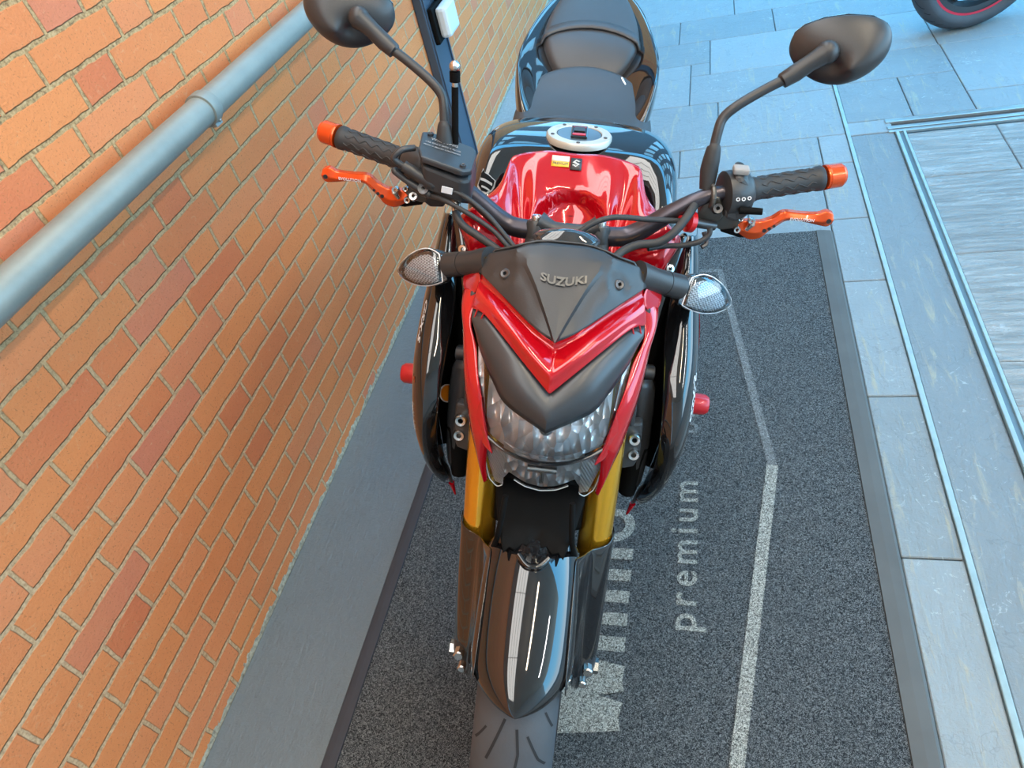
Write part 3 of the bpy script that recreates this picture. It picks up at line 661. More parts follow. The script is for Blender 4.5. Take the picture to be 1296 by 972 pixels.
build('lamp_back', MB().grid([[(x, y+0.06, z) for x, y, z in r] for r in lens_grid(0.02, xs=8, nz=6)]), 'deep_black', hl)

# black upper cowl with raised faceted centre
def top_z(x): x = abs(x); return interp(x, [0, .030, .055, .069, .109, .119, .122], [.988, .988, .985, .981, .964, .951, .944])
def top_y(x): x = abs(x); return interp(x, [0, .030, .055, .069, .109, .119, .122], [.300, .300, .296, .289, .297, .290, .280])
def bot_p(x): x = abs(x); return (interp(x, [0, .024, .046, .083, .122], [.157, .170, .189, .229, .277]), interp(x, [0, .024, .046, .083, .122], [.926, .932, .937, .943, .944]))
def cowl_pt(x, q, out=0.0):
    """q 0 top edge .. 1 bottom edge"""
    yb, zb2 = bot_p(x); yt, zt = top_y(x), top_z(x)
    y = yt+(yb-yt)*q; z = zt+(zb2-zt)*q
    ridge = interp(q, [0, .30, 1], [.069, .058, .004]); inner = interp(q, [0, .30, 1], [.056, .050, .0])
    ax = abs(x); L = (1-ax/0.122)
    lift = 0.014*min(1, L*2.2)*math.sin(PI*min(1, 0.25+q*0.75))
    if ax < inner: lift += 0.006*min(1, q*5+.2)
    elif ax < ridge: lift += 0.006*(ridge-ax)/(max(ridge-inner, 1e-4))*min(1, q*5+.2)
    lift += 0.004*math.exp(-((ax-ridge)/0.006)**2)*(1-q)
    # recessed cups for the two screws
    d = math.hypot(ax-0.0805, (y-0.257)*1.0)
    if d < 0.020: lift -= 0.007*(1-(d/0.020)**2)**1.5
    lift += out+0.003
    return (x, y-lift*0.80, z+lift*0.60)
xs_ = [i*0.122/36 for i in range(-36, 37)]
rows = []
for k in range(31):
    q = k/30; ri = interp(q, [0, .30, 1], [.069, .058, .004]); ii = interp(q, [0, .30, 1], [.056, .050, .0])
    half = [ii*j/8 for j in range(9)]+[ii+(ri-ii)*.5, ri]+[ri+(0.122-ri)*j/16 for j in range(1, 17)]
    rows.append([cowl_pt(-x, q) for x in half[::-1]]+[cowl_pt(x, q) for x in half[1:]])
cowl = build('upper_cowl', MB().grid(rows), 'matte_black', bike, solid=0.003, ang=18)
def cowl_q(x, y): yb, _ = bot_p(x); yt = top_y(x); return (y-yt)/(yb-yt)
text_mesh('lettering', 'SUZUKI', 0.0185, lambda u, v, w: cowl_pt(u*1.02+0.003, 0.40-v/0.150, 0.0028+w), 'cast_metal', cowl, bold=0.0006, ext=0.0004)
for s in (-1, 1):
    c0 = Vector(cowl_pt(s*0.0805, cowl_q(0.0805, 0.257))); nrm = Vector((s*0.25, -0.62, 0.75)).normalized()
    build('cowl_screw', MB().lathe(c0, nrm, [(0.0015, 0.001), (0.0026, 0.003), (0.0028, 0.0042), (0.0060, 0.0046), (0.0078, 0.0030), (0.0082, -0.003)], 24), 'dark_steel', cowl)
build('cowl_back', MB().grid([[(x, top_y(x)+0.004, top_z(x)+0.004) for x in xs_[::6]], [(x*0.9, top_y(x)+0.05, top_z(x)-0.05) for x in xs_[::6]]]), 'matte_black', cowl, solid=0.003)
# instrument pod
pod = build('instrument_pod', MB().grid([[(0.05*math.cos(a), yy+0.02*math.sin(a), zz+0.0*math.sin(a)) for a in [i*PI/12 for i in range(24)]] for yy, zz in ((.32, .93), (.325, .955))], True), 'matte_black', bike)
rows = []
for k in range(9):
    q = k/8; rows.append([(0.047*(i/8)*(1-0.28*abs(2*q-1)**2), 0.302+0.040*q, 0.990-0.004*q+0.012*(1-(i/8)**2)*math.sin(PI*q)) for i in range(-8, 9)])
build('display_glass', MB().grid(rows), 'screen_glass', pod, sub=1, solid=0.003)
build('pod_shell', MB().grid([[(x*1.06, y, z-0.004) for x, y, z in r] for r in rows]+[[(x*0.9, 0.36, 0.93) for x, y, z in rows[-1]]]), 'matte_black', pod, solid=0.004)

# ---- indicators
for s in (-1, 1):
    ind = empty('turn_signal'); ind.parent = bike
    A0 = Vector((s*0.118, 0.302, 0.944)); A1 = Vector((s*0.186, 0.332, 0.9085)); d = (A1-A0).normalized()
    build('stalk', MB().tube([A0-d*0.012, A0+d*0.012, A0+d*0.020, A0+d*0.043], [0.022, 0.0195, 0.0182, 0.0182], 24, 0), 'matte_black', ind)
    build('stalk_collar', MB().tube([A0+d*0.044, A0+d*0.074], [0.0185, 0.0192], 24, 0), 'matte_black', ind)
    # lamp outline in its own face plane: u outwards along d, v roughly up the face
    fn_ = Vector((0, -0.80, 0.60)); fn_ = (fn_-d*fn_.dot(d)).normalized(); vv = fn_.cross(d)*1.0
    if vv.z < 0: vv = -vv
    C0 = A0+d*0.076
    out2 = [(0.000, -0.026), (0.002, 0.012), (0.006, 0.020), (0.020, 0.0275), (0.036, 0.0275), (0.054, 0.021), (0.070, 0.009), (0.0775, -0.003), (0.072, -0.014), (0.056, -0.0245), (0.036, -0.0300), (0.018, -0.0300)]
    out2 = [(u*1.27, v*1.0) for u, v in out2]; cen = (0.043, -0.002)
    def loc(u, v, w): return tuple(C0+d*u+vv*v+fn_*w)
    def ringp(sc, w): return [loc(cen[0]+(u-cen[0])*sc, cen[1]+(v-cen[1])*sc, w) for u, v in out2]
    build('housing', MB().grid([ringp(1.0, 0.006), ringp(1.03, 0.000), ringp(1.0, -0.012), ringp(0.78, -0.028), ringp(0.4, -0.036)], True, True), 'matte_black', ind, sub=1)
    build('reflector', MB().grid([[loc(cen[0]+0.003+(u-cen[0])*k, cen[1]-0.003+(v-cen[1])*k, 0.0075+0.004*(1-k)) for u, v in out2] for k in (0.80, 0.5, 0.2, 0.02)], True, True), 'signal_reflector', ind)
    build('lens', MB().grid([ringp(1.02, 0.004), ringp(1.0, 0.012), ringp(0.93, 0.0175), ringp(0.7, 0.0215), ringp(0.35, 0.024), ringp(0.05, 0.0245)], True, True), 'signal_lens', ind, ang=60)
    build('lens_rim', MB().tube(ringp(0.985, 0.0125)+[ringp(0.985, 0.0125)[0]], 0.0010, 8, 3, False), 'white_paint', ind)

# ---- tank
def sec(y, w, zt, zs, zl, wl_):
    """half section points from centre out"""
    return [(0, y, zt), (w*0.45, y, zt-0.002), (w*0.78, y, zs), (w*0.96, y, zs-0.022), (w, y, zs-0.06), (w*0.97, y, zs-0.10), (wl_, y, zl)]
secs = [(.455, .150, .78, .86, .72, .14), (.49, .176, .82, .925, .72, .15), (.53, .186, .87, .948, .72, .15), (.585, .188, .925, .962, .74, .155), (.64, .189, .966, .974, .74, .155), (.70, .187, .964, .968, .73, .15),
        (.77, .181, .954, .950, .72, .14), (.83, .166, .938, .925, .71, .13), (.88, .140, .918, .895, .70, .12), (.93, .11, .885, .86, .70, .11)]
rows = []
for q in secs:
    h = sec(*q); rows.append(mir(h[1:])[::-1]+h)
tank = build('fuel_tank', MB().grid(rows), 'gloss_black', bike, sub=2, solid=0.003)
# red front cover
R0 = [(0, .605, .973), (.043, .605, .975), (.075, .60, .973), (.100, .585, .973), (.113, .575, .968), (.126, .515, .950), (.160, .478, .932), (.182, .480, .905), (.194, .52, .86), (.186, .55, .80)]
R1 = [(0, .545, .950), (.043, .545, .953), (.068, .54, .955), (.090, .525, .940), (.108, .515, .955), (.130, .482, .946), (.160, .462, .938), (.184, .464, .910), (.190, .48, .86), (.176, .50, .80)]
R2 = [(0, .485, .915), (.040, .485, .918), (.062, .478, .925), (.080, .468, .905), (.100, .460, .930), (.125, .452, .940), (.160, .440, .940), (.183, .443, .918), (.180, .455, .885), (.165, .465, .84)]
R3 = [(0, .435, .868), (.035, .435, .870), (.058, .430, .876), (.074, .422, .865), (.095, .418, .892), (.122, .410, .898), (.150, .404, .900), (.163, .410, .885), (.155, .420, .86), (.140, .428, .82)]
R4 = [(0, .415, .800), (.030, .415, .80), (.050, .412, .80), (.068, .408, .80), (.090, .402, .815), (.112, .397, .82), (.130, .394, .82), (.142, .398, .805), (.138, .405, .785), (.130, .41, .76)]
ctl = [mir(r[1:])[::-1]+r for r in (R0, R1, R2, R3, R4)]
def bez(ctl, nu=5, nv=6):
    rows = [[tuple(p) for p in smoothc(r, nu)] for r in ctl]; cols = []
    for j in range(len(rows[0])): cols.append(smoothc([r[j] for r in rows], nv))
    return [[tuple(cols[j][i]) for j in range(len(cols))] for i in range(len(cols[0]))]
def arch(p):
    x, y, z = p; cx_, cy_ = 0.0, 0.455; dx = x/0.064; dy = (y-cy_)/0.078
    r = math.hypot(dx, max(0, dy)) if y > cy_ else abs(dx)
    if r < 1: k = min(1, (1-r)/0.10); return (x, y+0.010*k+0.012*k*(1-r), z-0.020*k-0.02*k*(1-r))
    return p
cover = build('tank_cover', MB().grid([[arch(p) for p in r] for r in bez(ctl, 6, 9)]), 'gloss_red', tank, solid=0.003, ang=70)
# filler cap
fc = Vector((0.0, 0.690, 0.9635)); fax = Vector((0, 0.13, 0.99)).normalized()
cap = build('fuel_cap', MB().lathe(fc, fax, [(0.0605, -0.006), (0.0605, 0.003), (0.058, 0.006), (0.0425, 0.0065), (0.0415, 0.005)], 48), 'fuel_ring', tank)
build('cap_plate', MB().lathe(fc, fax, [(0.0415, 0.0035), (0.040, 0.0055), (0.02, 0.0065), (0.001, 0.0068)], 48), 'fuel_plate', cap)
Rf = Matrix.Rotation(math.radians(-7.5), 3, 'X')
build('lock_flap', MB().box(fc+fax*0.0085, (0.030, 0.060, 0.004), Rf), 'gloss_black', cap, smooth=False, bev=0.0015)
build('lock_window', MB().box(fc+fax*0.011+Vector((0, 0.006, 0)), (0.020, 0.022, 0.0012), Rf), 'cast_gray', cap, smooth=False)
build('red_mark', MB().box(fc+fax*0.011+Vector((0, 0.020, -0.0028)), (0.024, 0.0025, 0.0012), Rf), 'red_plastic', cap, smooth=False)
build('red_mark', MB().box(fc+fax*0.011+Vector((0, -0.019, 0.0022)), (0.024, 0.010, 0.0012), Rf), 'red_plastic', cap, smooth=False)
for k in range(5):
    a = PI/2+k*2*PI/5+PI; rad = Vector((math.cos(a), math.sin(a), 0)); p = fc+rad*0.0505+fax*0.0062; p.z = (fc.z-(rad.y*0.0505)*0.131)+0.0068
    build('cap_screw', MB().lathe(p, fax, [(0.0012, -0.0010), (0.0024, 0.0004), (0.0034, 0.0006), (0.0036, -0.001)], 12), 'dark_steel', cap)
# badges on the cover
def cov(x, v): # v from 0 at the upper edge downwards
    y = 0.598-v; z = 0.9735-0.37*v-0.9*v*v; return (x, y, z)
st = build('warning_sticker', MB().grid([[cov(-0.042+0.0305*i/4, 0.004+0.011*k) for i in range(5)] for k in range(2)]), 'sticker_white', cover, solid=0.0006, off=1)
build('sticker_band', MB().grid([[cov(-0.042+0.0305*i/4, 0.0155+0.0105*k) for i in range(5)] for k in range(2)]), 'sticker_gold', st, solid=0.0006, off=1)
text_mesh('lettering', 'PREMIUM', 0.0070, lambda u, v, w: (lambda q: (q[0], q[1]-0.0, q[2]+0.0012+w))(cov(-0.0265+u*0.92, 0.0207-v)), 'dark_steel', st, ext=0.0002)
bd = build('badge', MB().grid([[cov(-0.009+0.0195*i/3, 0.0065+0.0235*k) for i in range(4)] for k in range(2)]), 'cast_gray', cover, solid=0.0008, off=1)
def bpt(x, v): q = cov(0.00075+x, 0.018-v); return (q[0], q[1], q[2]+0.0016)
em = MB(); em.add([bpt(*q) for q in ((-.007, .0005), (0.0, .0078), (.007, .004), (.004, .0025), (0, .0045), (-.0030, .0012))], [(0, 1, 2, 3, 4, 5)]); em.add([bpt(*q) for q in ((.007, -.0005), (0.0, -.0078), (-.007, -.004), (-.004, -.0025), (0, -.0045), (.0030, -.0012))], [(0, 1, 2, 3, 4, 5)]); em.add([bpt(*q) for q in ((-.006, .001), (-.0025, .0035), (.006, -.001), (.0025, -.0035))], [(0, 1, 2, 3)])
build('emblem', em, 'steel', bd, smooth=False, solid=0.0004)

# shield badge on the shoulder of the tank
bo = [(-.171, .56, .962), (-.164, .57, .960), (-.158, .562, .952), (-.148, .558, .949), (-.130, .548, .946), (-.128, .535, .944), (-.135, .525, .938), (-.147, .518, .930), (-.158, .522, .928), (-.168, .535, .935)]
bc = tuple(sum(p[i] for p in bo)/len(bo) for i in range(3))
wrap(build('tank_badge', MB().grid([[lerp(bc, p, k) for p in bo] for k in (1.0, .7, .35, .02)], True), 'switch_gray', tank, smooth=False), tank, 0.0010)
wrap(build('badge_field', MB().grid([[lerp(bc, p, k) for p in bo] for k in (.84, .6, .3, .02)], True), 'deep_black', tank, smooth=False), tank, 0.0016)
for q0, q1, w_ in (((-.163, .548, .950), (-.138, .540, .943), .0045), ((-.158, .534, .938), (-.142, .528, .935), .003)):
    wrap(build('badge_stroke', MB().grid([[lerp(q0, q1, k/6), (lerp(q0, q1, k/6)[0], lerp(q0, q1, k/6)[1]-w_, lerp(q0, q1, k/6)[2]-w_)] for k in range(7)]), 'switch_gray', tank, smooth=False), tank, 0.0022)

# ---- seats and tail
def srow(y, w, zc, crown, drop, n=7):
    out = []
    for i in range(-n, n+1):
        u = i/n; x = w*math.sin(u*PI/2); z = zc-crown*u*u-drop*max(0, abs(u)-0.8)/0.2; out.append((x, y, z))
    return out
rs = [(.880, .125, .893, .016, .05), (.93, .150, .883, .018, .05), (1.00, .164, .868, .016, .05), (1.06, .161, .872, .014, .05), (1.11, .146, .885, .014, .04), (1.14, .122, .897, .014, .04), (1.162, .088, .903, .012, .03), (1.178, .045, .906, .014, .04)]
build('rider_seat', MB().grid([srow(*r) for r in rs]), 'seat_vinyl', bike, sub=2, solid=0.01)
ps = [(1.165, .066, .892, .006, .02), (1.18, .090, .910, .012, .025), (1.215, .112, .935, .018, .03), (1.26, .123, .956, .020, .03), (1.33, .120, .966, .020, .03), (1.45, .104, .972, .020, .03), (1.56, .080, .968, .018, .03), (1.62, .05, .96, .014, .03)]
pseat = build('passenger_seat', MB().grid([srow(*r) for r in ps]), 'seat_vinyl', bike, sub=2, solid=0.01)
st_ = [srow(y, w+0.002, zc+0.0045, cr, dr+0.01) for (y, w, zc, cr, dr) in ((1.268, .1235, .957, .022, .03), (1.283, .123, .960, .022, .03), (1.301, .122, .963, .022, .03))]
st_ = [[(x, y-0.030*(x/0.122)**2, z-0.010*(x/0.122)**2) for x, y, z in r] for r in st_]
build('grab_strap', MB().grid(st_), 'seat_vinyl', pseat, solid=0.005)
for s in (-1, 1):
    rows = []
    for (y, xo, zo, xi, zi, zl) in ((.93, .118, .80, .10, .84, .76), (1.0, .146, .885, .125, .86, .78), (1.06, .160, .925, .140, .862, .80), (1.12, .166, .942, .128, .885, .81), (1.19, .164, .948, .108, .905, .82), (1.27, .155, .952, .122, .925, .83), (1.39, .140, .954, .112, .935, .84), (1.52, .115, .952, .092, .94, .86), (1.64, .080, .946, .06, .94, .88), (1.72, .030, .940, .02, .935, .90)):
        xi = xi*0.80; zi = zi-0.012
        rows.append([(s*xi*0.5, y, zi-0.02), (s*xi, y, zi), (s*(xi*0.5+xo*0.5), y, (zi+zo)/2+0.004), (s*(xo-0.006), y, zo), (s*xo, y, zo-0.008), (s*(xo+0.003), y, (zo+zl)/2), (s*xo*0.9, y, zl)])
    tl = build('tail_panel', MB().grid(rows), 'gloss_black', bike, sub=2, solid=0.003)
build('seat_lock_tab', MB().tube([(0.082, 1.148, 0.893), (0.092, 1.128, 0.885)], 0.004, 8, 0), 'steel', pseat)
build('tail_lamp', MB().tube([(-0.05, 1.70, 0.90), (0, 1.735, 0.90), (0.05, 1.70, 0.90)], 0.018, 12), 'red_plastic', bike)

# ---- side shrouds beside the radiator
for s in (-1, 1):
    # columns run outer-face from the inner lip, over the bulge, to the rear edge; rows run top to low tip
    rows3 = [
        [(.190, .462, .922), (.202, .462, .925), (.214, .480, .915), (.222, .530, .900)],
        [(.180, .415, .868), (.200, .402, .876), (.222, .428, .868), (.231, .495, .850)],
        [(.172, .345, .806), (.206, .330, .812), (.232, .362, .804), (.240, .455, .780)],
        [(.176, .285, .780), (.214, .268, .772), (.240, .305, .752), (.244, .430, .715)],
        [(.181, .240, .728), (.216, .222, .712), (.240, .270, .690), (.240, .400, .650)],
        [(.185, .215, .670), (.215, .202, .652), (.234, .245, .632), (.230, .380, .585)],
        [(.186, .212, .615), (.208, .202, .590), (.222, .235, .570), (.215, .345, .530)],
        [(.184, .215, .560), (.198, .210, .540), (.207, .228, .520), (.200, .30, .490)],
        [(.172, .235, .490), (.180, .235, .480), (.186, .24, .470), (.186, .27, .460)]]
    g3 = [[tuple(q) for q in smoothc([(s*x, y, z) for x, y, z in r], 4)] for r in rows3]
    sh_ = build('radiator_shroud', MB().grid(g3), 'gloss_black', bike, sub=2, solid=0.004)
    def shp(i, j, out=0.003):
        """point on the shroud: i along rows (0..8 float), j across (0..12 float)"""
        i0 = min(int(i), 7); k = i-i0; j0 = min(int(j), 11); kj = j-j0
        a = lerp(lerp(g3[i0][j0], g3[i0][j0+1], kj), lerp(g3[i0+1][j0], g3[i0+1][j0+1], kj), k)
        return (a[0]+s*out, a[1]-out*0.3, a[2]+out*0.2)
    # lower red-tipped fin
    fin = build('shroud_fin', MB().grid([[(s*.176, .245, .530), (s*.192, .25, .520), (s*.198, .30, .50)], [(s*.170, .240, .478), (s*.180, .243, .470), (s*.184, .27, .46)], [(s*.164, .240, .442), (s*.168, .242, .438), (s*.170, .25, .434)]]), 'matte_black', sh_, sub=1, solid=0.003)
    build('red_tip', MB().tube([(s*.172, .243, .470), (s*.165, .239, .440)], [0.006, 0.002], 10, 0), 'gloss_red', fin)
    # red outer side panel behind the black shroud
    build('side_panel', MB().grid([[(s*.222, .46, .845), (s*.226, .56, .82)], [(s*.249, .44, .78), (s*.249, .54, .75)], [(s*.2585, .40, .70), (s*.258, .50, .66)], [(s*.256, .375, .62), (s*.254, .47, .58)], [(s*.236, .350, .56), (s*.232, .44, .52)]]), 'gloss_red', sh_, sub=2, solid=0.004)
    # decals along the outer edge
    if s < 0:
        for nm, tx, a0, sz, m_, cell in (('lettering', 'GSX-S', 2.25, .024, 'white_paint', 14), ('number_decal', 'S', 3.55, .026, 'orange_metal', 14), ('lettering', '1000 ABS', 4.6, .014, 'white_paint', 16)):
            wrap(text_mesh(nm, tx, sz, lambda u, v, w: shp(a0+u*cell, 6.2-v*60, 0.008), m_, sh_, bold=0.0006, shear=0.2), sh_, 0.0008)
    else:
        wrap(text_mesh('lettering', 'GSX-S', 0.026, lambda u, v, w: shp(3.4-u*16, 6.4+v*60, 0.008), 'white_paint', sh_, bold=0.0006, shear=0.2), sh_, 0.0008)
    # inner black cover between tank and shroud with one silver screw
    ip = build('inner_cover', MB().grid([[(s*.186, .462, .930), (s*.193, .458, .928), (s*.202, .464, .922)], [(s*.160, .436, .895), (s*.180, .428, .892), (s*.198, .436, .882)], [(s*.146, .402, .845), (s*.168, .392, .845), (s*.188, .405, .840)], [(s*.142, .370, .78), (s*.158, .358, .78), (s*.176, .366, .785)]]), 'gloss_black', bike, sub=2, solid=0.003)
    sc0 = Vector((s*0.172, 0.424, 0.877))
    build('cover_screw', MB().lathe(sc0, Vector((s*.25, -.75, .6)), [(0.0018, 0.004), (0.0030, 0.0065), (0.0068, 0.006), (0.0078, 0.003), (0.0078, -0.004)], 18), 'steel', ip)
    build('inner_side', MB().grid([[(s*.10, .44, .88), (s*.13, .42, .88), (s*.175, .445, .87)], [(s*.12, .36, .76), (s*.16, .34, .76), (s*.21, .37, .76)], [(s*.13, .35, .62), (s*.165, .33, .62), (s*.215, .33, .62)], [(s*.12, .36, .48), (s*.16, .34, .48), (s*.20, .31, .50)]]), 'deep_black', bike, solid=0.003)
    # crash bobbin
    bb = build('frame_slider', MB().tube([(s*.262, .44, .553), (s*.263, .44, .553), (s*.272, .44, .553), (s*.300, .44, .553), (s*.307, .44, .553), (s*.3075, .44, .553)], [0.012, 0.021, 0.0215, 0.0205, 0.016, 0.004], 24, 0), 'red_plastic', bike)
    build('bobbin_mount', MB().tube([(s*.19, .45, .553), (s*.262, .44, .553)], 0.013, 16, 0), 'dark_steel', bb)
# ---- radiator, engine, frame
rad = build('radiator', MB().box((0, .335, .62), (.33, .035, .26), Matrix.Rotation(math.radians(-18), 3, 'X')), 'radiator', bike, smooth=False, bev=0.004)
m = MB()
for k in range(34): m.box((0, .316-0.0, .62-.12+k*.0073), (.30, .006, .0018), Matrix.Rotation(math.radians(-18), 3, 'X'))
for k in range(len(m.v)):
    x, y, z = m.v[k]; m.v[k] = (x, y+(z-.62)*0.32-0.006, z)
build('cooling_fins', m, 'dark_steel', rad, smooth=False, ang=10)
for s in (-1, 1):
    build('radiator_side_tank', MB().tube([(s*.155, .30, .735), (s*.160, .26, .62), (s*.155, .24, .51)], [0.016, 0.020, 0.016], 12), 'deep_black', rad)
    build('air_duct', MB().grid([[(s*.130, .27, .78), (s*.150, .27, .77), (s*.172, .30, .76)], [(s*.140, .25, .64), (s*.158, .235, .64), (s*.178, .25, .63)], [(s*.150, .24, .53), (s*.165, .23, .53), (s*.178, .24, .52)]]), 'matte_black', rad, sub=1, solid=0.004)
    build('frame_spar', MB().tube([(s*.07, .36, .84), (s*.125, .47, .82), (s*.16, .70, .72), (s*.14, .98, .55), (s*.11, 1.06, .42)], [0.03, 0.034, 0.036, 0.034, 0.026], 12), 'matte_black', bike)
    build('stay', MB().tube([(s*.09, .33, .86), (s*.125, .33, .80), (s*.145, .31, .77)], 0.006, 8), 'matte_black', bike)
    hb = build('hose_joint', MB().cyl((s*.130, .30, .755), (s*.165, .305, .750), 0.014, bev=0.002), 'matte_black', bike)
    build('hose_nut', MB().cyl((s*.118, .296, .757), (s*.131, .30, .755), 0.0095, seg=6), 'dark_steel', hb)
build('coolant_hose', MB().tube([(-.15, .31, .73), (-.12, .29, .79), (-.06, .34, .80)], 0.012, 12), 'deep_black', bike)
build('coolant_hose', MB().tube([(.15, .31, .73), (.12, .29, .79), (.06, .34, .80)], 0.012, 12), 'deep_black', bike)
oc = build('round_cap', MB().cyl((-.168, .30, .655), (-.181, .282, .673), 0.0155, bev=0.003), 'orange_sticker', bike)
build('cap_rim', MB().lathe((-.181, .282, .673), (-.45, -.65, .62), [(0.0140, -.001), (0.0150, .0015), (0.0163, .0), (0.0163, -.006)], 28), 'white_paint', oc)
build('engine', MB().box((0, .68, .50), (.34, .38, .30)).box((0, .60, .68), (.30, .20, .16), Matrix.Rotation(math.radians(-20), 3, 'X')), 'deep_black', bike, smooth=False, bev=0.03)
for s in (-1, 1): build('engine_cover', MB().lathe((s*.17, .78, .45), (s, 0, 0), [(0.10, 0), (0.095, .03), (0.07, .042), (0.0, .045)], 28), 'dark_steel', bike)
for k in range(4): build('exhaust_header', MB().tube([(-.105+k*.07, .48, .55), (-.095+k*.063, .40, .46), (-.08+k*.053, .45, .27), (-.05+k*.033, .62, .20)], 0.018, 12), 'dark_steel', bike)
build('silencer', MB().tube([(.0, .60, .20), (-.06, .95, .20), (-.17, 1.10, .26), (-.20, 1.42, .36)], [0.03, 0.045, 0.055, 0.05], 18), 'dark_steel', bike)
for s in (-1, 1): build('swingarm', MB().tube([(s*.10, .98, .40), (s*.125, 1.2, .35), (s*.125, 1.47, .315)], [0.035, 0.03, 0.024], 14), 'matte_black', bike)
for s in (-1, 1): build('foot_peg', MB().tube([(s*.12, 1.02, .37), (s*.24, 1.02, .37)], 0.012, 10), 'dark_steel', bike)
build('side_stand', MB().tube([(.12, .86, .27), (.19, .84, .15), (.262, .82, .066)], [0.014, 0.012, 0.014], 12), 'dark_steel', bike)
build('airbox', MB().box((0, .66, .82), (.24, .30, .18)), 'deep_black', bike, smooth=False, bev=0.03)
build('subframe', MB().box((0, 1.25, .79), (.18, .55, .08)), 'deep_black', bike, smooth=False, bev=0.02)

# ---- handlebar
bar = build('handlebar', MB().tube(sum([[(-x, y, z) for x, y, z in [(.372, .472, 1.034), (.27, .443, 1.022), (.205, .427, 1.014), (.155, .418, .985), (.105, .410, .948), (.070, .406, .940)]], [(.0, .405, .940)], [(.070, .406, .940), (.105, .410, .948), (.155, .418, .985), (.205, .427, 1.014), (.27, .443, 1.022), (.372, .472, 1.034)]], []),
            [.0112, .0112, .0112, .0135, .0155, .0155, .0155, .0155, .0155, .0135, .0112, .0112, .0112], 22, 6), 'bar_metal', bike)
cl = build('bar_clamp', MB().tube([(-.046, .405, .958), (-.024, .400, .951), (0, .400, .9505), (.024, .400, .951), (.046, .405, .958)], [.0175, .0115, .0110, .0115, .0175], 16, 5, sy=0.8), 'cast_gray', bike)
for s in (-1, 1):
    build('riser', MB().tube([(s*.052, .365, .870), (s*.050, .388, .918), (s*.050, .397, .9315)], [.0205, .0175, .0165], 24, 0).tube([(s*.050, .3975, .9335), (s*.050, .404, .953), (s*.050, .406, .958)], [.0168, .0168, .0135], 24, 0), 'cast_gray', cl)
    build('clamp_bolt', MB().lathe((s*.0505, .407, .9605), (0, .28, .96), [(0.0028, 0.001), (0.0042, 0.0045), (0.0078, 0.0048), (0.0088, 0.0025), (0.0088, -0.004)], 20), 'steel', cl)
for s in (-1, 1):
    P_ = lambda k: Vector((s*.268, .4425, 1.0218)).lerp(Vector((s*.376, .4725, 1.0350)), k)
    rr = [.0180, .0185, .0170, .0168, .0168, .0168, .0170, .0185, .0190, .0175]; kk = [0, .06, .09, .3, .5, .7, .88, .91, .98, 1.0]
    gp = build('grip', MB().tube([P_(k) for k in kk], rr, 28, 0), 'rubber', bike)
    w_ = MB(); dax = (P_(1)-P_(0)).normalized(); n1 = Vector((0, 0, 1)); n1 = (n1-dax*n1.dot(dax)).normalized(); n2 = dax.cross(n1)
    for q in range(9):
        a = q*2*PI/9; pts = []
        for i in range(13):
            k = .12+.74*i/12; aa = a+0.20*math.sin(i*PI/1.5); pts.append(P_(k)+(n1*math.cos(aa)+n2*math.sin(aa))*0.0170)
        w_.tube(pts, 0.0011, 6, 2)
    build('grip_rib', w_, 'rubber', gp)
    B0, B1 = Vector((s*.379, .4735, 1.0355)), Vector((s*.406, .481, 1.0385)); dd_ = B1-B0
    be = build('bar_end', MB().tube([B0, B0+dd_*.02, B0+dd_*.10, B0+dd_*.16, B0+dd_*.20, B0+dd_*.90, B1, B1+dd_*.001], [.010, .0185, .0190, .0175, .0182, .0182, .0165, .011], 28, 0), 'orange_metal', bike, ang=22)
    build('end_cap', MB().lathe(B1, dd_, [(0.0150, 0.0005), (0.0150, .002), (0.006, .002), (0.004, -.001)], 24), 'orange_metal', be)

